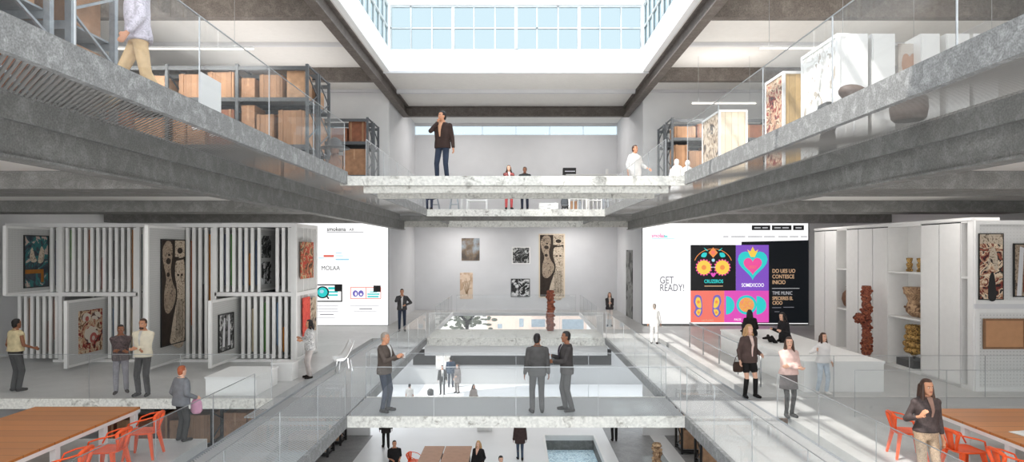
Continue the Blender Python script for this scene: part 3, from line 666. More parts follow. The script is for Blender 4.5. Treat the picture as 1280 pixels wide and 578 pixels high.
def stored(px0, px1, z0, z1, label, grp, cols, pitch=7.75):
    """a run of stored screens seen edge-on, with the coloured edges of hung canvases between some of them"""
    n = int((px1-px0)/pitch+.5); first = None
    for i in range(n):
        x = RX(px0+(i+.5)*pitch)
        if first is None: first = art_screen(label, x, RY+.1, z0, z1, RD-.25, grp)
        else: dup(first, (x, RY+.1, z0))
    for i, (c, h0, h1) in cols.items():
        x = RX(px0+(i+1)*pitch); nm = 'green rust amber slate black brick blue leaf cream'.split()[c]
        o = box('stored_canvas', EM[c], -.04, .04, 0, 1.2, 0, (h1-h0)*(z1-z0)); o.location = (x, RY+.19, z0+h0*(z1-z0)+.075 if h0 < .03 else z0+h0*(z1-z0))
        tag(o, 'edge of a stored %s canvas among the slatted screens %s' % (nm, grp.split(' of ')[1]), 'painting', 'canvas edges showing '+grp.split(' of ')[1])
Z0, Z1, Z2, Z3 = .1, RM-.075, RM+.07, RH-.012
stored(57.5, 71, Z2, Z3, 'stored pull-out screen of the upper tier beside the blue and orange painting', 'screens of the upper tier, first bay', {0: (3, .1, .8)})
stored(77, 171, Z2, Z3, 'stored pull-out screen of the wide upper tier left of the tall figure screen', 'screens of the upper tier, wide bay', {0: (0, .5, .97), 3: (1, .28, .97), 7: (4, .2, .8), 10: (2, .05, .97), 11: (6, .1, .9), 5: (5, .0, .5)})
stored(17, 73, Z0, Z1, 'stored pull-out screen of the lower tier behind the man in the pale vest', 'screens of the lower tier, first bay', {1: (2, .2, .97), 4: (5, .1, .6), 5: (1, .3, .95)})
stored(130.5, 169, Z0, Z1, 'stored pull-out screen of the lower tier behind the two talking visitors', 'screens of the lower tier, wide bay', {0: (6, .1, .8), 1: (5, .05, .5), 3: (8, .2, .8)})
stored(228.5, 266, Z0, Z3, 'stored full-height pull-out screen right of the tall figure screen', 'screens of the full-height bay', {0: (1, .25, .9), 2: (4, .0, .55), 3: (2, .3, .95)})
stored(174, 181, Z0, Z3, 'stored full-height pull-out screen just left of the tall figure screen', 'screens left of the figure screen', {})
stored(271, 318, Z2, Z3, 'stored pull-out screen of the upper tier beside two small monochrome prints', 'screens of the upper tier, end bay', {0: (3, .1, .9), 1: (7, .1, .9), 3: (3, .1, .8), 4: (2, .1, .6), 5: (3, .1, .8)})
stored(341, 364, Z2, Z3, 'stored pull-out screen of the upper tier near the rack end', 'screens of the upper tier, at the corner', {0: (4, .1, .9)})
stored(298, 360, Z0, Z1, 'stored pull-out screen of the lower tier near the rack end', 'screens of the lower tier, end bay', {1: (8, .1, .8), 3: (7, .1, .9), 5: (6, .2, .9), 6: (2, .1, .5)})
# pulled-out screens with their paintings (faces turned toward the atrium, +X)
def pulled(label, px, y0, z0, z1, paint, plabel, u0, u1, v0, v1, frame='black'):
    x = RX(px); d = RY+RD-.2-y0
    s = art_screen(label, x, y0, z0, z1, d, name='pulled_out_screen')
    w = (u1-u0)*(RY+.1-y0)                      # painting placed on the pulled-out length
    yc = y0+(u0+u1)/2*(RY+.1-y0)
    return painting(plabel, x+.012, yc, z0+v0*(z1-z0), w, (v1-v0)*(z1-z0), paint, frame, .03, rot=90), w, (v1-v0)*(z1-z0)
M['blueart'] = art('blue_dark_painting', [rgb(42, 54, 66), rgb(60, 70, 78), rgb(52, 110, 112), rgb(190, 170, 160)], 2.4)
M['roundel'] = art('roundel_painting', [rgb(206, 190, 176), rgb(176, 92, 84), rgb(214, 204, 190), rgb(96, 70, 66)], 2.6, 'cell')
p, w, h = pulled('upper screen pulled out at the far end of the rack with a dark blue painting', 57, 18.65, Z2, Z3, 'blueart', 'dark blue painting with hands above an orange table', .42, .97, .1, .86)
P = lambda *q: smooth_poly([(-w/2+u*w, v*h) for u, v in q])
MB().flat(P((.2, .6), (.3, .78), (.42, .6), (.5, .52), (.4, .48), (.26, .5)), -.031).flat(P((.55, .52), (.7, .8), (.84, .66), (.78, .5), (.64, .46)), -.031).build('pale_hand', 'sepialight', p)
MB().flat([(-w/2, .34*h), (w*.3, .34*h), (w*.3, .08*h), (w*.18, .08*h), (w*.18, .26*h), (-w/2, .26*h)], -.031).build('orange_table', EM[2], p)
p, w, h = pulled('tall full-height screen pulled out with the sepia figure painting', 228, 18.3, Z0, Z3, 'sepiadark', 'tall sepia painting of two pale figures on the pulled-out full-height screen', .35, .98, .14, .9)
figures(p, w, h, -.031)
p, w, h = pulled('low screen pulled out behind the visitors with a red roundel painting', 128.5, 18.6, Z0, Z1, 'redart', 'red painting with two pale roundels on a low pulled-out screen', .3, .9, .16, .82, None)
b = MB(); b.disc(-w*.22, h*.84, w*.2, h*.1, -.031).disc(w*.22, h*.84, w*.2, h*.1, -.031).disc(0, h*.42, w*.3, h*.2, -.031); b.build('pale_roundel', 'roundel', p)
p, w, h = pulled('low screen pulled out under the end bay with a grey building painting', 293, 18.65, Z0, Z1, 'bwphoto', 'grey monochrome painting of pale columns on a low pulled-out screen', .3, .85, .2, .75)
MB().flat([(-w*.3, h*.1), (-w*.12, h*.1), (-w*.1, h*.9), (-w*.2, h*.92)], -.031).flat([(w*.08, h*.1), (w*.26, h*.1), (w*.24, h*.9), (w*.12, h*.92)], -.031).build('pale_column', 'wallgrey', p)
# the end bay's screen that is left uncovered, with two monochrome prints
s = art_screen('stored upper screen whose face shows two small monochrome prints', RX(322), RY+.1, Z2, Z3, RD-.25)
painting('upper of two small monochrome prints hung inside the end bay', RX(322)+.012, RY+.65, 3.3, .75, .72, 'bwphoto', rot=90)
painting('lower of two small monochrome prints hung inside the end bay', RX(322)+.012, RY+.65, 2.45, .75, .72, 'bwprint', rot=90)
# end face of the rack toward the atrium
t = thing('rack_end_panel', 'white wire mesh end panel of the art rack facing the atrium', 'panel', (xs[-1]+.08, RY+RD/2, 0), 90)
b = MB(); W = RD/2+.06
b.box(-W, -W+.1, -.05, .02, 0, RH+.12).box(W-.1, W, -.05, .02, 0, RH+.12)
for z in (0, RM-.06, RH): b.box(-W, W, -.05, .02, z, z+.12)
b.build('panel_frame', 'white', t); box('wire_mesh', 'wire', -W+.1, W-.1, -.02, 0, .12, RH, t)
b = MB()
for k in (-.35, .1, .5): b.box(k-.02, k+.02, -.04, -.02, .12, RH)
b.build('panel_strut', 'white', t)
painting('red brown abstract painting on the upper half of the rack end', xs[-1]+.16, RY+RD*.42, 2.62, 1.25, 1.2, 'brownart', rot=90)
p = painting('red painting on the lower half of the rack end beside the woman', xs[-1]+.16, RY+RD*.38, .75, .7, 1.25, art('red_band_painting', [rgb(206, 64, 52), rgb(220, 80, 64), rgb(190, 56, 48)], 2), rot=90)
painting('dark grey painting beside the red one on the rack end', xs[-1]+.16, RY+RD*.72, .8, .6, 1.15, 'sepia', rot=90)
# ================================================================== WHITE CABINETS (main level right)
CX = 11.5; CH = 4.3
cy = lambda px: F*CX/(px-645)
def closed(label, px_edges):
    ys = [cy(p) for p in px_edges]; y1, y0 = ys[0], ys[-1]
    t = thing('storage_cabinet', label, 'cabinet', (CX, (y0+y1)/2, 0)); m = (y0+y1)/2
    box('carcass', 'white', .03, .7, y0-m, y1-m, 0, CH, t)
    for a, b_ in zip(ys, ys[1:]):
        box('door', 'white', -.01, .025, b_-m+.02, a-m-.02, .06, CH-.05, t, bevel=.006)
    box('shadow_line', 'black', .02, .032, y0-m, y1-m, .05, CH-.02, t)
    return t
def opened(label, pa, pb, shelves):
    y1, y0 = cy(pa), cy(pb); m = (y0+y1)/2; h = (y1-y0)/2
    t = thing('open_shelf_cabinet', label, 'cabinet', (CX, m, 0))
    box('back_panel', 'white', .6, .7, -h, h, 0, CH, t)
    for s in (-1, 1): box('side_panel', 'white', 0, .6, s*h-.02*(s > 0)*1, s*h+.02*(s < 0)*1, 0, CH, t)
    box('top_panel', 'white', 0, .6, -h, h, CH-.05, CH, t); box('plinth', 'white', 0, .6, -h, h, 0, .1, t)
    for z in shelves: box('shelf', 'white', .0, .6, -h+.02, h-.02, z-.05, z, t)
    return t
closed('white two-door cabinet at the far end of the cabinet wall beside the screen wall', (1018, 1031, 1046))
opened('narrow open shelf bay holding a brown round pot', 1046, 1058, (1.5, 2.9))
closed('white three-door cabinet behind the tall red totem', (1058, 1073, 1091, 1110))
opened('wide open shelf bay holding carved sculptures', 1110, 1151, (1.56, 2.91))
closed('white two-door cabinet between the sculpture shelves and the mesh panel', (1151, 1174, 1201))
opened('thin empty open shelf bay next to the mesh panel', 1201, 1210, (2.87,))
o = struct('cabinet_cornice', 'white', (CX-.02, 12.2, 16.14, 24.66, CH, CH+.08))
struct('wall_end_right', 'white', (CX, 12.2, 16.1, 16.28, 0, CH))
# sculptures on and before the shelves
def lathe_thing(name, label, cat, m, loc, prof, n=18, sy=1.0, sm=True, base=None):
    t = thing(name, label, cat, loc)
    MB().lathe(prof, (0, 0, 0), n, None, sy).build('body', m, t, sm)
    if base: box('plinth', base[1], -base[0], base[0], -base[0], base[0], -base[2], 0, t)
    return t
dY = cy(1130); sX = CX+.3
lathe_thing('clay_pot', 'round brown clay pot on the middle shelf of the narrow bay', 'pot', 'clay', (CX+.3, cy(1052), 1.505), [(.1, 0), (.21, .12), (.27, .32), (.24, .52), (.14, .64), (.12, .72), (.15, .76), (.01, .76)])
for k, (yy, lab) in enumerate(((dY+.22, 'far one of two small gilded figurines on the top shelf'), (dY-.28, 'near one of two small gilded figurines on the top shelf'))):
    lathe_thing('carved_figurine', lab, 'figurine', 'gold', (sX, yy, 2.914), [(r*.72, z*.85) for r, z in [(.12, 0), (.13, .06), (.08, .1), (.11, .18), (.13, .26), (.07, .31), (.1, .36), (.12, .44), (.13, .47), (.05, .48)]], 14)
def remesh(o, vox, smooth=4):
    m = o.modifiers.new('r', 'REMESH'); m.mode = 'VOXEL'; m.voxel_size = vox; m.use_smooth_shade = True
    if smooth: s = o.modifiers.new('s', 'SMOOTH'); s.factor = .5; s.iterations = smooth
    dg = bpy.context.evaluated_depsgraph_get(); me = bpy.data.meshes.new_from_object(o.evaluated_get(dg))
    old = o.data; o.modifiers.clear(); o.data = me; bpy.data.meshes.remove(old); return o
t = thing('carved_boot_sculpture', 'large terracotta carving of a head on a booted foot on the middle shelf', 'sculpture', (sX, dY, 1.565))
b = MB(); b.lathe([(.3, .92), (.36, .96), (.36, 1.12), (.4, 1.2), (.38, 1.24), (.02, 1.24)], (0, .02, 0)); b.lathe([(.26, .5), (.2, .62), (.24, .8), (.3, .94)], (0, .02, 0))
b.ell((0, .0, .34), (.28, .36, .3)); b.cap((0, -.1, .22), (0, -.55, .07), .18, .07); b.cap((0, .1, .1), (0, -.45, .06), .1, .06)
b.v = [(p[0]*.76, p[1]*.76, p[2]*.72) for p in b.v]; remesh(b.build('body', 'terra', t), .022)
b = MB(); b.ell((-.205, -.1, .3), (.02, .05, .035)).ell((-.205, .11, .3), (.02, .05, .035)).ell((-.21, .01, .2), (.03, .03, .05)); b.build('face', 'clay', t, True)
t = thing('beaded_sculpture', 'golden beaded figure on a black stand on the bottom shelf', 'sculpture', (sX, dY, .105))
rr = random.Random(5); b = MB()
for z, r in ((.48, .22), (.66, .26), (.85, .22), (1.0, .16), (1.14, .19)):
    for k in range(11): a = k*2*PI/11; b.ell((r*.7*math.cos(a), r*math.sin(a), z), (.1, .1, .095), n=8, m=6)
b.lathe([(.05, .3), (.15, .45), (.18, .8), (.08, 1.2)]); b.build('body', 'gold', t, True)
box('stand', 'black', -.28, .28, -.42, .42, 0, .22, t); box('stand_rod', 'black', -.03, .03, -.03, .03, .22, .45, t)
def totem(name, label, m, loc, H, r, seed, ball=None, base=.0, boss=True):
    t = thing(name, label, 'sculpture', loc); q = random.Random(seed); prof = [(r*.9, 0)]; z = 0
    while z < H-.12:
        d = q.uniform(.1, .22); prof += [(r*q.uniform(.72, .85), z+.02), (r*q.uniform(.95, 1.15), z+d*.5), (r*q.uniform(.72, .9), z+d)]; z += d
    prof += [(r*.7, H-.06), (r*.5, H), (.01, H)]
    b = MB(); b.lathe(prof, n=16)
    if boss:
        for k in range(int(H*22)): a = q.uniform(0, 2*PI); b.ell((r*math.cos(a), r*math.sin(a), q.uniform(.1, H-.15)), (.055, .055, .05), n=7, m=5)
    b.build('body', m, t, True)
    if ball:
        bb = MB(); bb.ell(ball[:3], (ball[3],)*3)
        for k in range(24): a = q.uniform(0, 2*PI); e = q.uniform(-1, 1); bb.ell((ball[0]+ball[3]*math.cos(a)*math.cos(e), ball[1]+ball[3]*math.sin(a)*math.cos(e), ball[2]+ball[3]*math.sin(e)), (.05,)*3, n=6, m=5)
        bb.build('side_ball', m, t, True)
    return t
Yt = 20.3
totem('carved_totem', 'tall dark red carved totem with a side ball before the white cabinets', 'rust', (X_(1083, Yt), Yt, 0), 2.42, .145, 2, (-.22, -.02, 1.4, .16))
Yt = 28.2
t = totem('carved_totem', 'red brown carved figure standing on the far footbridge', 'rust', (X_(688, Yt), Yt, 0), 1.75, .17, 9, boss=True)
# ---- perforated art panels right of the cabinets
t = thing('mesh_panel_rack', 'white perforated art panel in two framed tiers at the cabinet end', 'storage rack', (CX, 16.1, 0))
b = MB()
for z0, z1 in ((.0, 2.08), (2.2, 4.3)):
    b.box(.02, .12, -.06, .02, z0, z1).box(3.7, 3.8, -.06, .02, z0, z1).box(.02, 3.8, -.06, .02, z0, z0+.1).box(.02, 3.8, -.06, .02, z1-.1, z1)
b.build('panel_frame', 'white', t)
M['perf'] = perforated('perforated_white_panel', rgb(220, 219, 217), 12, .32, .5)
box('perforated_sheet', 'perf', .1, 3.72, -.03, 0, .1, 1.98, t); box('perforated_sheet', 'perf', .1, 3.72, -.03, 0, 2.3, 4.2, t); box('middle_gap', 'wallgrey', .02, 3.8, -.04, 0, 2.08, 2.2, t); box('plinth', 'black', .05, 3.75, .0, .02, 0, .02, t)
Y6 = 16.035
p = pfront('tall crowded painting with a pale sky on the upper perforated panel', 1223.5, 293, 1252.5, 374, Y6, 'warmart', frame='black', fw=.02)
w = 29*Y6/F; h = 81*Y6/F
MB().flat([(-w/2, h), (w/2, h), (w/2, h*.84), (0, h*.86), (-w/2, h*.85)], -.032).build('pale_sky', 'sepialight', p)
MB().flat(smooth_poly([(-w*.12, 0), (w*.2, 0), (w*.16, h*.3), (w*.05, h*.42), (-w*.1, h*.3)]), -.032).build('dark_figure', 'black', p)
MB().flat(smooth_poly([(-w*.2, h*.4), (0, h*.62), (w*.16, h*.45), (w*.3, h*.5), (w*.2, h*.75), (-w*.02, h*.8), (-w*.12, h*.6)]), -.033).build('pale_figure', 'sepialight', p)
p = pfront('narrow painting of a grey post on the upper perforated panel at the frame edge', 1267.5, 306, 1292, 370, Y6, 'sepiamid', frame='black', fw=.03)
MB().flat([(-.2, 0), (-.08, 0), (-.02, 1.2), (-.12, 1.24)], -.032).build('grey_post', 'wallgrey', p); MB().flat([(-.05, .1), (.08, .1), (.06, .7), (-.02, .8)], -.033).build('red_mark', EM[5], p)
pfront('brown blank canvas in a darker frame on the lower perforated panel', 1231, 401, 1278, 434, Y6, plain('tan_canvas', rgb(190, 142, 104), .8, var=.06), frame=plain('dark_tan_frame', rgb(140, 104, 76), .7), fw=.05)
# ---- long white counter
t = thing('white_counter', 'long white block counter in front of the white cabinets', 'counter', (8.2, 19.2, 0))
box('body', 'white', -1.0, 1.0, -3.2, 3.3, 0, .72, t); box('counter_top', 'white', -1.02, 1.02, -3.22, 3.32, .72, .77, t)
# handrail ramp beside the counter
t = thing('ramp_handrail', 'grey metal double handrail running beside the long white counter', 'handrail', (0, 0, 0))
b = MB()
pts = [(6.35, 15.6), (6.35, 23.4)]
for z in (.45, .9): b.tube([(6.35, 16.6, z), (6.35, 23.4, z)], .022)
b.build('rail', 'steel', t, True)
for y in (16.6, 18.3, 20, 21.7, 23.4): MB().tube([(6.35, y, 0), (6.35, y, .9)], .02).build('post', 'steel', t, True)
# ================================================================== TABLES AND ORANGE CHAIRS
def long_table(label, x0, x1, y0, y1, z, legs_in, sd):
    t = thing('work_table', label, 'table', ((x0+x1)/2, (y0+y1)/2, z)); w = (x1-x0)/2; d = (y1-y0)/2
    box('table_top', 'table', -w, w, -d, d, .71, .75, t)
    b = MB(); b.box(-w, w, -d, -d+.05, .65, .71).box(-w, w, d-.05, d, .65, .71).box(-w, -w+.05, -d, d, .65, .71).box(w-.05, w, -d, d, .65, .71); b.build('apron', 'white', t)
    for y in legs_in:
        for s in (-1, 1): box('leg', 'white', s*(w-.07)-.045, s*(w-.07)+.045, y-.05, y+.05, 0, .65, t)
    return t
long_table('long oak table with a white frame beside the orange chairs near the art racks', -8.6, -6.72, 7.2, 11.45, 0, (-2.05, -.95, .1, 1.2, 2.05), 1)
long_table('long oak table with a white frame behind the woman with long brown hair', 7.3, 9.25, 7.2, 11.3, 0, (-2, -.9, .3, 1.25, 2), -1)
def orange_chair(label, loc, rot, group):
    t = thing('metal_armchair', label, 'chair', loc, rot, group)
    # seat: dished sheet with rounded front
    b = MB(); rs = []
    for z, g in ((.425, .0), (.445, .012), (.452, 0), (.448, -.03)):
        rs.append([(x*(1+g*1.5), y*(1+g*1.5), z-.006*(abs(x) < .1)) for x, y in smooth_poly([(-.2, -.2), (0, -.225), (.2, -.2), (.215, 0), (.18, .2), (0, .215), (-.18, .2), (-.215, 0)], 3)])
    b.rings(rs).build('seat', 'orange', t, True)
    for sx_, sy_ in ((-1, -1), (1, -1), (-1, 1), (1, 1)):
        MB().bar((sx_*.165, sy_*.165, .435), (sx_*.235, sy_*.24, 0), .075, .05, None, .036, .03).build('leg', 'orange', t)
    # back: two flared uprights joining into a curved top with an open middle
    b = MB()
    for s in (-1, 1): b.tube([(s*.09, .2, .44), (s*.12, .225, .55), (s*.17, .245, .66), (s*.19, .25, .72)], [.02, .024, .03, .03], 8)
    b.tube([(-.19, .25, .72), (-.1, .262, .745), (0, .265, .75), (.1, .262, .745), (.19, .25, .72)], .026, 8)
    b.bar((0, .2, .44), (0, .262, .74), .1, .012, None, .16, .012); b.build('backrest', 'orange', t, True)
    for s in (-1, 1): MB().tube([(s*.19, .25, .72), (s*.25, .15, .7), (s*.27, 0, .67), (s*.24, -.14, .62), (s*.2, -.2, .47)], .013, 8).build('armrest', 'orange', t, True)
    return t
g = 'orange metal chairs along the oak table'
c1 = orange_chair('farthest orange metal chair along the oak table near the art racks', (-6.4, 11.0, 0), -82, g)
dup(c1, (-6.38, 10.0, 0), -88, 'middle of three orange metal chairs along the oak table near the art racks')
dup(c1, (-6.32, 9.0, 0), -80, 'nearest of three orange metal chairs along the oak table near the art racks')
dup(c1, (6.72, 11.0, 0), 78, 'orange metal chair directly behind the woman with long brown hair')
dup(c1, (7.0, 10.0, 0), 95, 'orange metal chair pulled up to the oak table right of the brown-haired woman')
dup(c1, (6.98, 8.95, 0), 84, 'nearest orange metal chair at the table right of the brown-haired woman')
t = thing('paper_sheet', 'pale open booklet lying on the oak table at the frame edge', 'booklet', (7.75, 9.75, .75), 12)
box('cover', 'palewood', -.17, .17, -.12, .12, 0, .008, t); box('page', 'white', -.165, -.005, -.115, .115, .008, .014, t); box('page', 'white', .005, .165, -.115, .115, .008, .014, t)

# ================================================================== PALLET RACKS
BOXM = ['box_a', 'box_b', 'box_c', 'wood_box', 'box_a', 'wood_box']
def pallet_rack(label, where, x0, dirx, y0, y1, z0, bays, bw, H, levels, seed, boxes=True, post='galv', near=None, nb=2):
    """rack running away from the void along X, its end frame at x0"""
    t = thing('pallet_rack', label, 'storage rack', (x0, y0, z0)); d = y1-y0; q = random.Random(seed)
    for k in range(bays+1):
        x = dirx*k*bw
        for y in (0, d): box('upright', post, x-.045, x+.045, y-.04, y+.04, 0, H, t)
        b = MB(); z = .15; s = 0
        while z < H-.55: b.bar((x, 0 if s else d, z), (x, d if s else 0, z+.5), .035, .035); z += .5; s ^= 1
        b.bar((x, 0, H-.03), (x, d, H-.03), .05, .05); b.bar((x, 0, .1), (x, d, .1), .04, .04); b.build('brace', post, t)
    for z in list(levels)+[H-.05]:
        for y in (0, d): box('beam', post, *sx(dirx, 0, bays*bw), y-.025, y+.025, z-.13, z-.01, t)
    for z in levels: box('shelf_deck', 'galv', *sx(dirx, .05, bays*bw-.05), .03, d-.03, z-.03, z, t)
    lv = {0: 'bottom', 1: 'middle', 2: 'top'}
    protos = {}
    if boxes:
        for li, z in enumerate(levels):
            top = (levels[li+1]-.15 if li+1 < len(levels) else H-.1)-z
            for k in range(bays):
                x = .12
                while x < bw-.35:
                    w = min(q.uniform(.5, .95), bw-.1-x); h = top*q.uniform(.62, .95); dd = d*q.uniform(.75, .88); m = q.choice(BOXM)
                    lab = '%s %s on the %s shelf of the %s' % (q.choice(('brown', 'tan')) if 0 else {'box_a': 'brown', 'box_b': 'pale', 'box_c': 'reddish', 'wood_box': 'planked'}[m], 'crate' if m in ('wood_box', 'box_c') else 'cardboard box', lv[li], where)
                    c = thing('crate' if m in ('wood_box', 'box_c') else 'cardboard_box', lab, 'box', (x0+dirx*(k*bw+x+w/2), y0+d/2, z0+z+.004), 0, 'boxes on the '+where)
                    box('body', m, -w/2, w/2, -dd/2, dd/2, 0, h, c)
                    if m in ('wood_box', 'box_c'):
                        b = MB()
                        for s in (-1, 1): b.box(s*w*.36-.035, s*w*.36+.035, -dd/2-.02, dd/2+.02, 0, h+.012)
                        b.build('batten', 'wood_box', c)
                    else:
                        MB().box(-.03, .03, -dd/2-.003, dd/2+.003, h*.6, h+.003).build('tape', 'box_b', c)
                    x += w+q.uniform(.03, .15)
    return t
LV = (.2, 1.5, 2.9)
pallet_rack('galvanised pallet rack of crates on the upper floor nearest the corner', 'nearest upper rack', -6.1, -1, 7.3, 8.35, UP, 2, 2.05, 3.88, LV, 1)
pallet_rack('galvanised pallet rack of crates behind the walking man in beige trousers', 'upper rack behind the walking man', -6.1, -1, 8.75, 9.7, UP, 2, 2.05, 3.88, LV, 2)
pallet_rack('tall dark pallet rack of crates in the middle of the upper floor', 'middle upper rack', -6.2, -1, 19.0, 19.95, UP, 4, 2.08, 3.88, LV, 3, post='darksteel')
pallet_rack('second tall pallet rack standing back to back with the middle one', 'second middle upper rack', -6.2, -1, 20.15, 21.2, UP, 3, 2.08, 3.88, LV, 4, post='darksteel', boxes=True)
pallet_rack('far pallet rack of small boxes near the end of the upper walkway', 'far upper rack', -6.2, -1, 26.7, 27.6, UP, 2, 2.05, 3.9, LV, 5, post='darksteel')
pallet_rack('far second pallet rack standing against the upper end wall', 'farthest upper rack', -6.2, -1, 27.9, 28.8, UP, 2, 2.05, 3.9, LV, 6, post='darksteel', boxes=False)
pallet_rack('far pallet rack with brown crates behind the white draped figures', 'upper rack behind the white figures', 6.3, 1, 25.8, 26.8, UP, 2, 2.0, 3.7, LV, 8, post='darksteel')
pallet_rack('far second rack standing back to back behind the white figures', 'second upper rack behind the white figures', 6.3, 1, 27.2, 28.3, UP, 2, 2.0, 3.7, LV, 9, post='darksteel', boxes=False)
pallet_rack('low dark rack of crates on the lower floor under the grating', 'lower rack beside the atrium', -7.95, -1, 27.0, 27.9, LOW, 1, 2, 2.6, (.2, 1.3), 10, post='black')
pallet_rack('second low dark rack of crates on the lower floor', 'second lower rack', -7.85, -1, 28.6, 29.5, LOW, 1, 2, 2.6, (.2, 1.3), 12, post='black')
pallet_rack('black rack of orange crates on the lower floor behind the carved figure', 'lower rack near the carved figure', 7.1, 1, 27.4, 28.4, LOW, 1, 2.2, 2.6, (.2, 1.3), 13, post='black')
pallet_rack('near black rack on the lower floor under the right grating', 'near lower right rack', 7.4, 1, 25.6, 26.4, LOW, 1, 2.2, 2.6, (.2, 1.3), 14, post='black')
pallet_rack('dark rack of crates on the lower floor seen through the floor slot', 'lower rack below the floor slot', -9.3, -1, 24.0, 25.0, LOW, 3, 2.1, 3.6, LV, 15, post='black')
pallet_rack('black rack of crates on the lower floor seen through the right floor slot', 'lower rack below the right slot', 11.2, 1, 27.4, 28.4, LOW, 2, 2.0, 2.6, (.2, 1.3), 17, post='black')
# ================================================================== UPPER LEVEL RIGHT: art storage units
def storage_unit(label, x0, x1, y0, y1, h, front, end, pan=1):
    t = thing('art_storage_unit', label, 'storage unit', (x0, y0, UP)); w = x1-x0; d = y1-y0
    b = MB(); f = .07
    for x in (0, w-f):
        for y in (0, d-f): b.box(x, x+f, y, y+f, 0, h)
    for z in (0, h-f): b.box(0, w, 0, f, z, z+f).box(0, w, d-f, d, z, z+f).box(0, f, 0, d, z, z+f).box(w-f, w, 0, d, z, z+f)
    b.build('unit_frame', 'white', t)
    box('front_panel', front, f, w-f, .02, .05, f, h-f, t); box('end_panel', end, .02, .05, f, d-f, f, h-f, t); box('back_panel', 'white', f, w-f, d-.05, d-.02, f, h-f, t)
    box('top_panel', 'white', f, w-f, f, d-f, h-.05, h-.02, t)
    return t
storage_unit('tall white framed unit faced with pale vertical planks on the upper floor', 6.56, 7.5, 20.7, 22.6, 2.9, 'palewood', 'sepia')
storage_unit('tall white framed unit with ochre boards and a red painted end', 6.8, 8.6, 16.3, 17.5, 2.92, 'oldwood', 'redart')
storage_unit('long white framed unit with a grey printed end panel on the upper floor', 6.72, 6.98, 13.4, 15.1, 2.9, 'white', 'palepanel')
def white_wall_unit(px0, px1, label):
    Y = 13.4; x0, x1 = X_(px0, Y), X_(px1, Y); t = thing('wall_cabinet', label, 'cabinet', ((x0+x1)/2, Y, UP)); w = (x1-x0)/2-.015
    box('carcass', 'white', -w, w, .03, .6, 0, 2.9, t); box('door', 'white', -w+.015, w-.015, 0, .025, .05, 2.86, t, bevel=.005); return t
white_wall_unit(1056, 1087, 'white upper cabinet door nearest the printed end panel'); white_wall_unit(1090, 1121, 'white upper cabinet door left of the torso painting')
white_wall_unit(1151, 1177, 'white upper cabinet door right of the torso painting'); white_wall_unit(1183, 1214, 'white upper cabinet door second right of the torso painting'); white_wall_unit(1217, 1250, 'last white upper cabinet door before the frame edge')
p = pfront('blurred painting of a pale torso recessed between the upper white cabinets', 1122, 55, 1150, 118, 13.7, art('torso_ground', [rgb(176, 168, 160), rgb(196, 188, 180), rgb(150, 140, 132)], 1.5, 'soft', .5))
h = 63*13.7/F; w = 28*13.7/F
MB().flat(smooth_poly([(-.09, 0), (.09, 0), (.1, .35), (.17, .6), (.13, .82), (.05, .86), (0, .8), (-.06, .86), (-.14, .82), (-.17, .6), (-.1, .35)]), -.032).build('pale_torso', plain('torso_paint', rgb(176, 140, 118), .8, var=.15), p)
# sculptures near the upper right walkway
t = thing('wicker_basket', 'dark woven basket on the upper grating seen from below', 'basket', (5.0, 8.15, UP))
MB().lathe([(.17, 0), (.2, .03), (.22, .15), (.21, .28), (.19, .3), (.17, .28), (.16, .06), (.01, .05)], n=20).build('basket_wall', 'basket', t, True)
MB().lathe([(.2, .28), (.16, .33), (.05, .36), (.01, .36)], n=20).build('lid', 'basket', t, True)
t = thing('drum_sculpture', 'dark tilted drum on a thin stand behind the upper glass', 'sculpture', (5.55, 10.5, UP))
b = MB(); b.ell((0, 0, .92), (.26, .18, .14), Matrix.Rotation(R(14), 3, 'Y'), 18, 9); b.build('drum', 'basket', t, True)
b = MB(); b.cap((0, 0, .8), (0, 0, .02), .025, .025); b.lathe([(.16, 0), (.16, .02), (.01, .03)]); b.build('stand', 'white', t, True)
t = thing('dark_sculpture', 'black rounded column sculpture beside the printed panel behind the upper glass', 'sculpture', (5.7, 11.7, UP))
MB().lathe([(.16, 0), (.15, .3), (.12, .5), (.17, .7), (.2, .85), (.16, 1.0), (.05, 1.06), (.01, 1.06)]).build('body', 'black', t, True)
t = thing('hat_sculpture', 'dark carved figure with a broad brimmed hat at the far rack', 'sculpture', (-5.15, 18.2, UP), 10)
b = MB(); b.lathe([(.18, 0), (.24, .1), (.16, .3), (.2, .6), (.17, .9), (.1, 1.0), (.1, 1.1)]); b.cap((.12, -.05, .25), (.42, -.1, .06), .13, .08); b.cap((-.1, 0, .6), (-.2, -.2, .4), .06, .05); b.ell((0, 0, 1.2), (.12, .12, .15)); b.build('body', 'clay', t, True)
b = MB(); b.lathe([(.42, 1.24), (.4, 1.27), (.2, 1.32), (.17, 1.48), (.05, 1.56), (.01, 1.56)]); b.build('hat', 'black', t, True)
for k, (px, lab, hh) in enumerate(((846, 'left one of two white draped plaster figures before the far right rack', 1.62), (862, 'right one of two white draped plaster figures before the far right rack', 1.55))):
    Y = 22.9; t = thing('draped_figure', lab, 'sculpture', (X_(px, Y), Y+k*.3, UP), -20+30*k)
    b = MB(); q = random.Random(k); n = 20
    rs = []
    for z, r in ((0, .3), (.3, .26), (.7, .2), (1.0, .17), (1.22, .2), (1.33, .16), (1.4, .07)):
        rs.append([((r*(1+.12*math.sin(5*2*PI*j/n+z)))*math.cos(2*PI*j/n), .75*(r*(1+.12*math.sin(5*2*PI*j/n+z)))*math.sin(2*PI*j/n), z) for j in range(n)])
    b.rings(rs); b.ell((0, -.02, 1.5), (.09, .1, .12)); b.cap((.18, 0, 1.22), (.26, -.12, .85), .06, .05); b.cap((-.18, 0, 1.22), (-.2, -.2, .95), .06, .05)
    b.build('drapery', 'cloth_white', t, True)
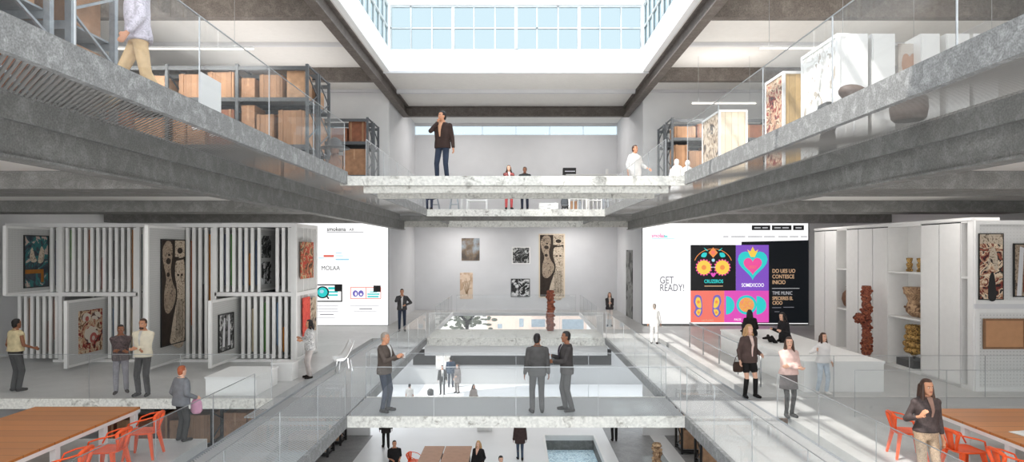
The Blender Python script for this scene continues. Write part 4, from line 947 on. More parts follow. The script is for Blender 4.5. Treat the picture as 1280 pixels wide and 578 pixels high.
# white low board on the left upper walkway
t = thing('white_board', 'small white slanted-looking board standing behind the upper glass', 'board', (-4.3, 9.0, UP), 90)
box('board_face', 'white', -.3, .3, -.02, .02, 0, .78, t, bevel=.004); box('foot', 'white', -.28, -.22, -.12, .12, 0, .03, t); box('foot', 'white', .22, .28, -.12, .12, 0, .03, t)

# ---- furniture on the far upper bridge
YF = 26.6
def stool(label, px, y, h):
    t = thing('tall_stool', label, 'stool', (X_(px, y), y, UP))
    MB().lathe([(.16, h-.03), (.17, h-.015), (.16, h), (.01, h)]).build('seat', 'galv', t, True)
    for sx_ in (-1, 1):
        for sy_ in (-1, 1): MB().bar((sx_*.09, sy_*.09, h-.03), (sx_*.19, sy_*.19, 0), .035, .035).build('leg', 'galv', t)
    b = MB()
    for z in (.25,): b.bar((-.16, -.16, z), (.16, -.16, z), .02, .02).bar((-.16, .16, z), (.16, .16, z), .02, .02).bar((-.16, -.16, z), (-.16, .16, z), .02, .02).bar((.16, -.16, z), (.16, .16, z), .02, .02)
    b.build('footrest', 'galv', t); return t
stool('tall grey metal stool between the seated person and the white frame table', 568, YF, .78)
stool('grey metal stool under the seated person on the far upper bridge', 544, YF+.1, .56)
def white_frame(label, px0, px1, h, mid, y=YF, name='frame_table'):
    x0, x1 = X_(px0, y), X_(px1, y); t = thing(name, label, 'table', ((x0+x1)/2, y, UP)); w = (x1-x0)/2
    for s in (-1, 1): box('leg', 'white', s*w-.03, s*w+.03, -.03, .03, 0, h, t); box('leg', 'white', s*w-.03, s*w+.03, .45, .51, 0, h, t)
    box('top_rail', 'white', -w-.03, w+.03, -.03, .51, h, h+.04, t); box('middle_shelf', 'white', -w, w, 0, .48, mid-.05, mid, t); return t
white_frame('white open frame table on the far upper bridge beside the stool', 584, 608, .9, .45)
white_frame('white open frame rack behind the man on the upper bridge', 577, 585, 1.42, .9, YF+.8, 'frame_rack')
t = thing('drawer_unit', 'low white drawer unit on the far upper bridge right of the couple', 'drawers', (X_(686, YF), YF, UP)); w = 12*YF/F
box('carcass', 'white', -w, w, .02, .45, 0, .32, t)
for k in range(2): d = box('drawer', 'white', -w+.02, w-.02, 0, .02, .03+k*.15, .16+k*.15, t); box('handle', 'darksteel', -.08, .08, -.02, 0, .09+k*.15, .1+k*.15, d)
t = thing('lounge_chair', 'dark grey oval backed chair between the drawers and the white shelves', 'chair', (X_(706, YF), YF, UP))
b = MB(); b.ell((0, .12, .34), (.16, .05, .26), n=18); b.build('backrest', 'darksteel', t, True); MB().ell((0, -.04, .2), (.17, .2, .05)).build('seat', 'darksteel', t, True)
for a in (-.1, .1):
    for y in (-.12, .1): MB().bar((a, y, .18), (a*1.3, y*1.2, 0), .03, .03).build('leg', 'black', t)
def shelves(label, px0, px1, h, n, y, m='white', cat='shelf unit', name='shelf_unit', vert=0):
    x0, x1 = X_(px0, y), X_(px1, y); t = thing(name, label, cat, ((x0+x1)/2, y, UP)); w = (x1-x0)/2
    for s in (-1, 1): box('side_panel', m, s*w-.025, s*w+.025, 0, .4, 0, h, t)
    for k in range(n+1): z = .02+(h-.05)*k/n; box('shelf', m, -w, w, 0, .4, z-.015, z+.015, t)
    for k in range(vert): x = -w+2*w*(k+1)/(vert+1); box('divider', m, x-.015, x+.015, 0.02, .4, .03, h-.05, t)
    return t
shelves('tall white cubby shelf with upright dividers on the far upper bridge', 712, 733, .98, 2, YF, vert=3)
shelves('white wide storage shelf at the right end of the far upper bridge', 736, 752, 1.35, 3, YF+.4, vert=2)
shelves('grey open crate shelf nearest the upper walkway beside the white shelf', 754.6, 760, 1.2, 3, YF+.2, 'galv')
for k, (px, lab) in enumerate(((714.7, 'first tan upright folder in the white cubby shelf'), (719.9, 'second tan upright folder in the white cubby shelf'), (725.1, 'third grey upright folder in the white cubby shelf'))):
    o = box('folder', ('box_b', 'box_a', 'galv')[k], -.045, .045, 0, .3, 0, .36); o.location = (X_(px, YF), YF+.05, UP+.04); tag(o, lab, 'folder', 'folders in the white cubby shelf')
YM = 30.5
t = thing('tall_counter', 'tall white counter on the far upper floor behind the bridge', 'counter', (X_(741, 35), 35.2, UP)); w = 33*35/F
box('counter_top', 'white', -w, w, 0, .7, 2.46, 2.54, t)
for x in (-w+.05, 0, w-.05): box('leg', 'white', x-.04, x+.04, .05, .65, 0, 2.46, t)
t = thing('monitor_box', 'black boxy monitor on the far upper counter', 'monitor', (X_(712, 35.3), 35.3, UP+2.54)); 
box('casing', 'black', -.36, .36, 0, .4, 0, .36, t); box('screen_bar', 'inkpale', -.26, .3, -.012, 0, .14, .19, t)
b = box('white_pillar_box', 'white', -.06, .06, 0, .2, 0, .3); b.location = (X_(759, 35.3), 35.3, UP+2.54); tag(b, 'small white upright box standing on the far upper counter', 'box')

# ---- hanging linear lights
def pendant(label, px0, px1, Y, z, power):
    x0, x1 = X_(px0, Y), X_(px1, Y); w = (x1-x0)/2; t = thing('linear_pendant_light', label, 'ceiling light', ((x0+x1)/2, Y, z))
    box('housing', 'white', -w, w, -.03, .03, 0, .05, t); box('diffuser', glow('lamp_diffuser', (1, .95, .88), 2.2), -w, w, -.028, .028, -.03, 0, t)
    for x in (-w*.8, w*.8): MB().tube([(x, 0, .05), (x, 0, 11.1-z)], .006, 6).build('cable', 'steel', t)
    l = bpy.data.lights.new('lamp', 'AREA'); l.shape = 'RECTANGLE'; l.size = 2*w; l.size_y = .06; l.energy = power; l.color = (1, .96, .9)
    o = bpy.data.objects.new('lamp', l); COL.objects.link(o); o.parent = t; o.location = (0, 0, -.04)
    l2 = l.copy(); l2.energy = power*UPL; o = bpy.data.objects.new('lamp', l2); COL.objects.link(o); o.parent = t; o.location = (0, 0, .06); o.rotation_euler = (PI, 0, 0)  # second emitter added facing up to brighten the ceiling
ZL = EYE+5.72
pendant('long linear pendant light over the upper racks behind the walking man', 78, 317, F*5.72/252.5, ZL, 180)
pendant('linear pendant light over the upper units near the plank storage', 950, 1065, F*5.72/253, ZL, 120)
pendant('linear pendant light before the upper white cabinets at the frame edge', 1130, 1252, F*5.72/253+.01, ZL, 120)
pendant('far short linear pendant light above the plank faced unit', 865, 945, F*5.72/184, ZL, 120)

# ================================================================== LOWER LEVEL
t = thing('low_plinth', 'white display plinth standing on the lower floor behind the blond woman', 'plinth', (X_(606, 31.2), 31.2, LOW)); box('body', 'white', -.36, .36, -.3, .3, 0, .8, t); box('top', 'white', -.38, .38, -.32, .32, .8, .84, t)
def low_table(label, px0, px1):
    Yf = F*(EYE-LOW-.75)/(558-313); x0, x1 = X_(px0, Yf), X_(px1, Yf); t = thing('brown_table', label, 'table', ((x0+x1)/2, Yf-1.2, LOW)); w = (x1-x0)/2
    box('table_top', plain('tan_table', rgb(176, 132, 104), .5, var=.08), -w, w, -1.2, 1.2, .7, .75, t)
    for a in (-1, 1):
        for b_ in (-1, 1): box('leg', 'black', a*(w-.1)-.04, a*(w-.1)+.04, b_*1.05-.04, b_*1.05+.04, 0, .7, t)
    return t
low_table('brown table on the lower floor next to the orange lower chair', 531, 556); low_table('brown table on the lower floor beside the blond woman in black', 557.5, 590)
dup(c1, (X_(517, 25.0), 25.2, LOW), 70, 'orange metal chair on the lower floor at the brown table')
Yc = 23.5
totem('carved_figure', 'tan carved standing figure on the lower floor beside the grey strip', 'terra', (X_(821, Yc), Yc, LOW), 1.62, .16, 21)
pfront('white framed picture hung on the lower back wall behind the group', 546, 445, 562, 460, 41.61, 'palepanel', frame='white', fw=.06)
t = thing('handbag', 'small dark bag standing on the lower floor beside the group', 'bag', (X_(538, 38.6), 38.6, LOW)); MB().lathe([(.16, 0), (.2, .1), (.18, .32), (.08, .38), (.01, .38)]).build('body', 'black', t, True); MB().tube([(-.08, 0, .36), (-.06, 0, .5), (.06, 0, .5), (.08, 0, .36)], .015).build('handle', 'black', t, True)

# ---- low white furniture between the art rack and the left walkway
t = thing('low_block_table', 'low white block table on the slab edge right of the red haired child', 'table', (-6.95, 16.3, 0)); box('body', 'white', -.62, .62, -.7, .7, 0, .42, t); box('top', 'white', -.64, .64, -.72, .72, .42, .46, t)
t = thing('white_plinth', 'small white plinth standing near the corner of the art rack', 'plinth', (-6.35, 17.6, 0)); box('body', 'white', -.28, .28, -.25, .25, 0, .45, t); box('top', 'white', -.3, .3, -.27, .27, .45, .49, t)
t = thing('shell_chair', 'pale curved shell chair on the left walkway behind the footbridge', 'chair', (-5.0, 18.6, 0), -60)
b = MB(); n = 9; rs = []
for i in range(8):
    u = i/7; y = -.28+.5*u; z = .36+(.0 if u < .45 else (u-.45)**1.4*1.1); w_ = .26+.05*math.sin(u*PI)
    rs.append([(w_*(2*j/8-1), y, z+.1*(2*j/8-1)**2) for j in range(9)])
vs = [p for r in rs for p in r]; b.add(vs, [(i*9+j, i*9+j+1, (i+1)*9+j+1, (i+1)*9+j) for i in range(7) for j in range(8)])
o = b.build('seat_shell', 'white', t, True); sm = o.modifiers.new('thickness', 'SOLIDIFY'); sm.thickness = .02
for a in (-1, 1):
    for q in (-1, 1): MB().bar((a*.15, q*.15, .38), (a*.2, q*.2, 0), .025, .025).build('leg', 'steel', t)
# ================================================================== PEOPLE
SK = {'fair': plain('skin_fair', rgb(226, 178, 152), .55, var=.05, scale=20), 'tan': plain('skin_tan', rgb(196, 140, 108), .55, var=.05, scale=20), 'brown': plain('skin_brown', rgb(140, 92, 66), .55, var=.05, scale=20)}
HR = {'black': plain('hair_black', rgb(30, 25, 24), .55, var=.3, scale=30, stretch=(1, 1, .15)), 'brown': plain('hair_brown', rgb(70, 46, 34), .5, var=.3, scale=30, stretch=(1, 1, .15)), 'blond': plain('hair_blond', rgb(190, 150, 104), .5, var=.25, scale=30, stretch=(1, 1, .15)),
      'red': plain('hair_red', rgb(166, 88, 54), .5, var=.25, scale=30), 'grey': plain('hair_grey', rgb(150, 140, 130), .6, var=.2, scale=30)}
M['eye'] = plain('eye_white', rgb(235, 232, 228), .3, var=.02); M['iris'] = plain('eye_dark', rgb(36, 26, 22), .2, var=.1); M['lip'] = plain('lip', rgb(160, 86, 80), .5, var=.05)
_cl = {}
def cloth(r, g, b, var=.14, pat=None):
    k = (r, g, b, pat)
    if k not in _cl:
        if pat == 'plaid': _cl[k] = art('plaid_fabric_%d' % len(_cl), [rgb(r, g, b), rgb(r*.45, g*.4, b*.4), rgb(min(255, r*1.3), min(255, g*1.3), min(255, b*1.3))], 14, 'cell')
        elif pat: _cl[k] = art('printed_fabric_%d' % len(_cl), [rgb(r, g, b), rgb(r*pat, g*pat, b*pat), rgb(r, g, b), rgb(r*.9, g*.9, b*.9)], 22)
        else: _cl[k] = plain('fabric_%d' % len(_cl), rgb(r, g, b), .85, var=var, scale=9, bump=.35, spec=.2)
    return _cl[k]
def ik(a, b, l1, l2, pole):
    a = Vector(a); b = Vector(b); d = b-a; D = min(d.length, (l1+l2)*.995); u = d.normalized(); b = a+u*D
    x = (l1*l1-l2*l2+D*D)/(2*D); h = math.sqrt(max(0, l1*l1-x*x)); p = Vector(pole); p = (p-u*p.dot(u))
    p = p.normalized() if p.length > 1e-4 else Vector((0, 1, 0))
    return a+u*x+p*h, b
TORSO_M = [(.845, .125, .1, .01), (.93, .165, .112, .014), (.99, .162, .108, .006), (1.08, .148, .098, 0), (1.2, .158, .105, -.006), (1.31, .176, .114, -.008), (1.39, .18, .108, .0), (1.445, .15, .082, .01), (1.485, .085, .062, .014), (1.52, .056, .056, .01), (1.57, .052, .055, .0)]
TORSO_F = [(.845, .125, .1, .01), (.93, .172, .116, .016), (.99, .162, .106, .006), (1.09, .124, .086, 0), (1.2, .138, .094, -.004), (1.3, .155, .116, -.014), (1.38, .16, .1, .0), (1.44, .132, .075, .01), (1.48, .072, .055, .014), (1.52, .048, .05, .01), (1.57, .045, .05, .0)]
def sect(c, rx, ry, n=20, T=None, e=.82):
    out = []
    for j in range(n):
        a = 2*PI*j/n; cx, sy = math.cos(a), math.sin(a)
        p = Vector((c[0]+rx*math.copysign(abs(cx)**e, cx), c[1]+ry*math.copysign(abs(sy)**e, sy), c[2])); out.append(T(p) if T else p)
    return out
def lerp_prof(prof, z):
    if z <= prof[0][0]: return prof[0][1:]
    for a, b in zip(prof, prof[1:]):
        if z <= b[0]:
            t = (z-a[0])/(b[0]-a[0]); return tuple(a[i]+(b[i]-a[i])*t for i in (1, 2, 3))
    return prof[-1][1:]
STAND = dict(L=(.27, -.03, .86), R=(-.27, -.03, .86), FL=(.105, .0, .085), FR=(-.105, .0, .085))
def person(label, X, Y, Z, face, h, fem, skin, hair, top, bottom, shoes, pose=None, vox=.012, vee=None, group=None, bag=None):
    """hair=(style, colour); top=(material, hem z, sleeve 0..1, loose); bottom=(kind, material[, hem z]); pose: wrist and ankle targets, lean, head"""
    P = dict(STAND); P.update(pose or {})
    k = h/1.75; prof = TORSO_F if fem else TORSO_M; dz = -P.get('drop', 0)
    t = thing('person', label, 'person', (X, Y, Z), face, group)
    piv = Vector((0, 0, .97)); RM_ = Matrix.Rotation(R(P.get('lean', 0)), 3, 'X') @ Matrix.Rotation(R(P.get('side', 0)), 3, 'Y') @ Matrix.Rotation(R(P.get('twist', 0)), 3, 'Z')
    off = Vector((0, P.get('dy', 0), dz))
    def T(p):
        p = Vector(p); w = max(0, min(1, (p.z-.95)/.15)); q = piv+RM_ @ (p-piv)
        return p*(1-w)+q*w+off
    def S(b):                                   # scale to the person's height
        b.v = [(p[0]*k, p[1]*k, p[2]*k) for p in b.v]; return b
    sw = .165 if fem else .188
    arms = {}; legs = {}
    for s, n in ((1, 'L'), (-1, 'R')):
        sh = T((s*sw, .008, 1.395)); el, wr = ik(sh, P[n], .285, .255, P.get('pole'+n, (s*.22, .6, -.9))); arms[n] = (s, sh, el, wr)
        hp = T((s*.088, .008, .9)); kn, an = ik(hp, P['F'+n], .425, .405, P.get('kpole'+n, (s*.08, -1, 0))); legs[n] = (s, hp, kn, an)
    # ---- the body: one continuous surface
    b = MB()
    b.rings([sect((0, y, z), rx, ry, T=T) for z, rx, ry, y in prof])
    for s, sh, el, wr in arms.values():
        b.cap(T((s*.07, .01, 1.41)), sh, .058, .052); b.cap(sh, el, .05 if not fem else .043, .04 if not fem else .034); b.cap(el, wr, .04 if not fem else .034, .026 if not fem else .023)
        # hand: palm, four fingers of different lengths, thumb
        d = (wr-el).normalized(); hd = Vector(P.get('hand'+('L' if s > 0 else 'R'), d)); hd = (hd.normalized()*.6+d*.4).normalized()
        side = hd.cross(Vector((s, 0, 0)));  side = side.normalized() if side.length > .1 else Vector((0, 1, 0))
        if side.y > 0: side = -side             # thumb side forward
        nrm = hd.cross(side).normalized()       # across the palm thickness
        if nrm.x*s > 0: nrm = -nrm              # curl toward the body
        c = wr+hd*.05
        for q in (-.022, 0, .022): b.cap(wr+side*q*.6, wr+hd*.085+side*q, .016, .0145, 8)
        for q, ln in ((.03, .066), (.01, .076), (-.01, .07), (-.03, .054)):
            r0 = wr+hd*.088+side*q; m1 = r0+hd*ln*.5+nrm*.008; m2 = m1+(hd*.8+nrm*.75).normalized()*ln*.5
            b.cap(r0, m1, .0105, .0095, 7); b.cap(m1, m2, .0095, .008, 7)
        r0 = wr+hd*.03+side*.024; m1 = r0+(hd*.6+side*.8).normalized()*.038; b.cap(r0, m1, .0135, .011, 7); b.cap(m1, m1+(hd+nrm*.3).normalized()*.03, .011, .009, 7)
    for s, hp, kn, an in legs.values():
        b.cap(hp, kn, .082, .054); ca = kn+(an-kn)*.3; bk = (an-kn).normalized().cross(Vector((1, 0, 0))).normalized()
        if bk.y < 0: bk = -bk
        b.cap(kn, ca+bk*.012, .05, .05); b.cap(ca+bk*.012, an, .05, .034)
        toe = Vector((s*.035, -.15, -.055)) if 'toe'+('L' if s > 0 else 'R') not in P else Vector(P['toe'+('L' if s > 0 else 'R')])
        b.cap(an+Vector((0, .02, -.045)), an+toe, .034, .026)
    # head
    hc = T((0, -.012, 1.63)); HM = RM_ @ Matrix.Rotation(R(P.get('hyaw', 0)), 3, 'Z') @ Matrix.Rotation(R(P.get('hpitch', 0)), 3, 'X')
    H = lambda p: hc+HM @ Vector(p)
    hp_ = [(-.12, .018, .02, -.06), (-.108, .036, .042, -.05), (-.075, .053, .066, -.022), (-.035, .064, .083, -.008), (.01, .071, .09, 0), (.05, .073, .092, .004), (.085, .061, .079, .008), (.108, .036, .05, .01), (.118, .012, .016, .012)]
    b.rings([sect((0, y, z), rx, ry, 18, H, .95) for z, rx, ry, y in hp_])
    b.cap(T((0, .012, 1.48)), H((0, .012, -.05)), .054 if not fem else .047, .05 if not fem else .044)
    b.cap(H((0, -.086, .008)), H((0, -.106, -.028)), .009, .013, 8)
    for s in (-1, 1): b.ell(H((s*.073, .008, -.012)), (.012, .02, .032), HM, 10, 6); b.cap(H((s*.014, -.084, .022)), H((s*.046, -.072, .024)), .009, .008, 6)
    b.cap(H((-.02, -.082, -.062)), H((.02, -.082, -.062)), .011, .011, 6)
    o = S(b).build('body', SK[skin], t); remesh(o, vox*k, 3)
    # ---- face
    for s in (-1, 1):
        e = MB(); e.ell(H((s*.031, -.081, .002)), (.013, .009, .0065), HM, 10, 7, 0); e.ell(H((s*.031, -.0875, .002)), (.007, .005, .0068), HM, 8, 6, 1); S(e).build('eye', ['eye', 'iris'], t, True)
        e = MB(); e.cap(H((s*.016, -.09, .024)), H((s*.046, -.078, .025)), .0045, .003, 6); S(e).build('eyebrow', HR[hair[1]], t, True)
    e = MB(); e.cap(H((-.02, -.09, -.061)), H((.02, -.09, -.061)), .0065, .0065, 6); S(e).build('mouth', 'lip', t, True)
    # ---- hair
    st = hair[0]
    if st != 'bald':
        b = MB(); b.ell(H((0, .018, .03)), (.081, .094, .098), HM); b.ell(H((0, .006, .083)), (.066, .082, .046), HM); b.ell(H((0, .04, -.02)), (.068, .066, .085), HM)
        if st in ('long', 'bob'):
            ln = {'long': -.38, 'bob': -.14}[st]
            for s in (-1, 1): b.cap(H((s*.068, -.005, .03)), H((s*.078, -.012, -.1)), .028, .032); b.cap(H((s*.078, -.012, -.1)), T((s*.098, -.075 if st == 'long' else .0, 1.63+ln)), .032, .036)
            for q in (-.045, 0, .045): b.cap(H((q, .075, .0)), T((q*1.5, .095, 1.63+ln-.02)), .045, .042)
        if st == 'bun': b.ell(H((0, .11, .04)), (.045, .045, .045), HM)
        if st == 'pony': b.cap(H((0, .1, .03)), T((0, .13, 1.42)), .035, .02)
        if st == 'cap': b.ell(H((0, 0, .06)), (.092, .106, .075), HM)
        o = S(b).build('hair', HR[hair[1]], t); remesh(o, .011*k, 3)
        if st == 'beard' or P.get('beard'):
            b = MB(); b.ell(H((0, -.058, -.09)), (.05, .04, .035), HM); S(b).build('beard', HR[hair[1]], t, True)
    # ---- legwear
    kind, bm = bottom[0], bottom[1]
    def legtube(mat, name, r0, r1, r2, z_to=None, frm=0):
        b = MB(); b.rings([sect((0, y, z), rx+.012, ry+.012, T=T) for z, rx, ry, y in [p for p in prof if p[0] <= 1.02]]+[sect((0, .004, 1.05), prof[3][1]+.02, prof[3][2]+.018, T=T)])
        for s, hp, kn, an in legs.values():
            end = an if z_to is None else None
            if z_to is not None:                # stop part way (shorts)
                f = z_to; e = hp+(kn-hp)*f if f <= 1 else kn+(an-kn)*(f-1)
                b.cap(hp, e, r0, r0*.92 if f <= 1 else r1)
            else: b.cap(hp, kn, r0, r1); b.cap(kn, an+(kn-an)*.04, r1, r2)
        o = S(b).build(name, mat, t); remesh(o, .013*k, 4); return o
    if kind == 'trousers': legtube(bm, 'trousers', .097, .071, .062)
    elif kind == 'jeans': legtube(bm, 'jeans', .094, .066, .052)
    elif kind == 'shorts': legtube(bm, 'shorts', .105, .09, .08, .55)
    elif kind in ('skirt', 'dress'):
        zt = bottom[2]; b = MB(); mid = (legs['L'][2]+legs['R'][2])/2
        r = [sect((0, .002, 1.07), prof[3][1]+.016, prof[3][2]+.016, T=T), sect((0, .006, .97), prof[2][1]+.02, prof[2][2]+.02, T=T), sect((0, .01, .88), .185, .13, T=T)]
        if dz > -.2: r += [sect((0, .01, .88-(.88-zt)*.5), .19, .138, T=T), sect((0, .01, zt), .2, .15, T=T)]
        else: r += [sect((mid.x, mid.y*.5, .86+dz), .2, .14), sect((mid.x, mid.y, mid.z-.05), .17, .1)]
        b.rings(r); S(b).build('skirt', bm, t, True)
        if len(bottom) > 3: legtube(bottom[3], 'tights', .086, .058, .042)
    if kind == 'shorts' and len(bottom) > 2:
        for s, hp, kn, an in legs.values():
            b = MB(); b.cap(kn+(an-kn)*.12, an, .062, .05); S(b).build('boot_shaft', bottom[2], t, True)
    # ---- upper garment
    tm, hem, slv, loose = top
    b = MB(); zs = [z for z in (hem, .93, .99, 1.08, 1.2, 1.31, 1.39, 1.445, 1.478) if z >= hem]
    rs = []
    for z in zs:
        rx, ry, y = lerp_prof(prof, z)
        if z < .99: rx, ry = max(rx, .168 if not fem else .158), max(ry, .112)
        g = .02+loose*(1 if z < 1.3 else .35); rs.append(sect((0, y, z), rx+g, ry+g, T=T))
    b.rings(rs)
    for s, sh, el, wr in arms.values():
        b.cap(T((s*.07, .01, 1.405)), sh, .07, .064)
        if slv > .55: b.cap(sh, el, (.064 if not fem else .056)+loose*.3, (.053 if not fem else .046)+loose*.3); b.cap(el, el+(wr-el)*((slv-.5)*1.9), .054+loose*.3, .04+loose*.3)
        elif slv > 0: b.cap(sh, sh+(el-sh)*slv*1.6, .067, .058+loose*.3)
    o = S(b).build(P.get('topname', 'top'), tm, t); remesh(o, .013*k, 4)
    if vee:                                      # open front showing what is worn below
        vm, zt, w0 = vee[0], vee[1], vee[2]; b = MB(); pts = []
        n = 7
        for i in range(n+1):
            z = zt+(1.485-zt)*i/n; rx, ry, y = lerp_prof(prof, z); w = .012+w0*i/n; g = .034+loose*(1 if z < 1.3 else .35)
            row = []
            for u in (-1, -.4, 0, .4, 1):
                xx = w*u; a = min(1, abs(xx)/(rx+g)); row.append(T((xx, y-(ry+g)*max(0, 1-a**2.4)**.42+.0, z)))
            pts.append(row)
        vs = [p for r in pts for p in r]; fs = [(i*5+j, i*5+j+1, (i+1)*5+j+1, (i+1)*5+j) for i in range(n) for j in range(4)]
        b.add(vs, fs); S(b).build('shirt_front', vm, t, True)
        if len(vee) > 3:
            b = MB(); b.v = []; q = []
            for i in range(n+1):
                z = zt+(1.47-zt)*i/n; rx, ry, y = lerp_prof(prof, z); q.append(T((0, y-(ry+.042+loose), z)))
            b.tube(q, [.02]*(n)+[.014], 6); S(b).build('tie', vee[3], t, True)
    # collar
    b = MB(); b.tube([T((.062*math.cos(a), .012+.06*math.sin(a), 1.487+.016*math.sin(a))) for a in [2*PI*i/14 for i in range(15)]], .014, 6); S(b).build('collar', tm if not vee else vee[0], t, True)
    # ---- shoes
    for s, hp, kn, an in legs.values():
        n = 'L' if s > 0 else 'R'; toe = Vector(P.get('toe'+n, (s*.035, -.15, -.055))); b = MB(); heel = an+Vector((0, .03, -.045))
        b.cap(heel, an+toe*.55+Vector((0, 0, -.018)), .043, .045); b.cap(an+toe*.4+Vector((0, 0, -.03)), an+toe, .044, .034); b.cap(an+Vector((0, 0, -.02)), an+Vector((0, 0, .02)), .046, .05)
        S(b).build('shoe', shoes, t, True)
    t['k'] = k
    PT[label] = dict(t=t, k=k, arms=arms, T=T, H=H, face=face, loc=Vector((X, Y, Z)))
    return t
PT = {}
def world(label, p):
    q = PT[label]; return q['loc']+Matrix.Rotation(R(q['face']), 3, 'Z') @ (Vector(p)*q['k'])
def hand_at(label, n): 
    s, sh, el, wr = PT[label]['arms'][n]; return world(label, wr+(wr-el).normalized()*.09)
BLK = cloth(34, 32, 32); DKG = cloth(62, 60, 59); JEAN = cloth(50, 57, 72); NAVY = cloth(44, 50, 62); WHT = cloth(212, 210, 207, .05); SHOE = cloth(38, 32, 30); BRN = cloth(62, 48, 42); BEIGE = cloth(206, 176, 136)
CREAM = cloth(232, 222, 200, .06)
def at(px, s): return (px-645)/s, F/s
# ---- upper level
x, y = at(172, 104)
U1 = 'man in a pale patterned shirt and beige trousers walking along the upper grating'
person(U1, x, y, UP, -55, 1.72, 0, 'tan', ('short', 'black'), (cloth(214, 206, 218, pat=.8), .86, .95, .02), ('trousers', BEIGE), cloth(140, 104, 72), dict(FL=(.1, .28, .13), FR=(-.09, -.26, .085), toeL=(.02, -.13, -.085), L=(.25, -.12, .9), R=(-.26, .06, .88)), .011)
x, y = at(553, 52.5)
U2 = 'man in a dark jacket and jeans standing on the upper bridge, hand at his chin'
person(U2, x, y, UP-.08, -18, 1.74, 0, 'tan', ('short', 'black'), (cloth(58, 44, 40), .86, 1, .012), ('jeans', JEAN), SHOE, dict(R=(-.06, -.16, 1.45), poleR=(-.5, -.4, -.8), handR=(.3, .2, .9), L=(.29, -.02, .87), hyaw=-35, FL=(.13, .0, .085), FR=(-.12, -.03, .085)), .011, vee=(cloth(196, 150, 120), 1.12, .05))
y = F/37.4
U3 = 'person in loose white clothes standing beside the upper walkway rail'
person(U3, 3.97, y, UP, 25, 1.86, 1, 'tan', ('short', 'brown'), (WHT, .8, .8, .03), ('trousers', WHT), WHT, dict(L=(.36, -.22, 1.0), R=(-.28, -.02, .9), hyaw=12), .014)
x, y = at(636, 30.8)
person('woman in a red checked shirt and coral trousers on the far upper bridge', x, y, UP, 8, 1.8, 1, 'fair', ('bob', 'brown'), (cloth(150, 70, 66, pat='plaid'), .9, 1, .01), ('jeans', cloth(196, 92, 92)), SHOE, dict(L=(.16, -.2, 1.12), R=(-.1, -.2, 1.2)), .016, vee=(WHT, 1.2, .03))
x, y = at(656, 30.3)
person('man in a black top and dark jeans beside the woman in coral trousers', x, y, UP, -6, 1.79, 0, 'brown', ('short', 'black'), (cloth(40, 42, 42), .88, 1, .02), ('jeans', cloth(48, 52, 66)), SHOE, dict(L=(.12, -.18, 1.1), R=(-.12, -.18, 1.1)), .016)
x = X_(544, 26.7)
person('person in dark clothes sitting on the grey stool behind the bridge man', x, 26.6, UP, -30, 1.65, 0, 'tan', ('short', 'black'), (cloth(48, 50, 60), .9, 1, .02), ('jeans', cloth(58, 62, 78)), SHOE, dict(drop=.3, FL=(.14, -.42, .085), FR=(-.16, -.34, .085), L=(.16, -.3, .78), R=(-.14, -.3, .78), lean=12), .016)
# ---- main level, left
x, y = at(20, 49.6)
person('man in a pale vest and dark trousers seen from behind at the frame edge', x, y, 0, 160, 1.82, 0, 'brown', ('short', 'black'), (cloth(206, 190, 152), .97, 0, .025), ('trousers', cloth(52, 50, 50)), SHOE, dict(L=(.26, -.08, .9), R=(-.24, -.26, 1.02)), .012, vee=None)
x, y = at(151, 50.4)
person('person in a dark printed top and trousers with folded hands by the red roundel screen', x, y, 0, 30, 1.7, 0, 'brown', ('short', 'black'), (cloth(70, 58, 58, pat=1.5), .84, .95, .008), ('trousers', cloth(136, 132, 138)), cloth(60, 50, 48), dict(L=(-.04, -.22, 1.13), R=(.06, -.22, 1.1), FL=(.12, .1, .085)), .012)
x, y = at(179, 51.2)
person('man in a cream shirt with a lanyard and dark trousers by the tall figure screen', x, y, 0, 0, 1.88, 0, 'tan', ('short', 'brown'), (CREAM, .88, .95, .008), ('trousers', cloth(64, 60, 60)), SHOE, dict(L=(-.03, -.2, 1.1), R=(.05, -.2, 1.07), beard=True), .012, vee=(cloth(206, 202, 196), 1.15, .02))
x, y = at(227, 67.2)
U = 'red haired child in a grey sweater near the floor slot holding a pink bag'
person(U, x, y, 0, 150, 1.4, 0, 'fair', ('short', 'red'), (cloth(120, 122, 126), .84, 1, .035), ('trousers', cloth(56, 54, 54)), SHOE, dict(L=(.26, -.1, .95), R=(.28, -.2, 1.12) if 0 else (-.24, -.2, 1.0)), .014)
x, y = at(387, 45)
person('dark haired woman in a pale top looking at the end of the art rack', x, y, 0, -60, 1.62, 1, 'tan', ('bob', 'black'), (cloth(210, 208, 206, pat=.6), .84, .9, .02), ('trousers', cloth(176, 168, 164)), SHOE, dict(L=(.1, -.24, 1.15), R=(-.1, -.24, 1.2)), .013)
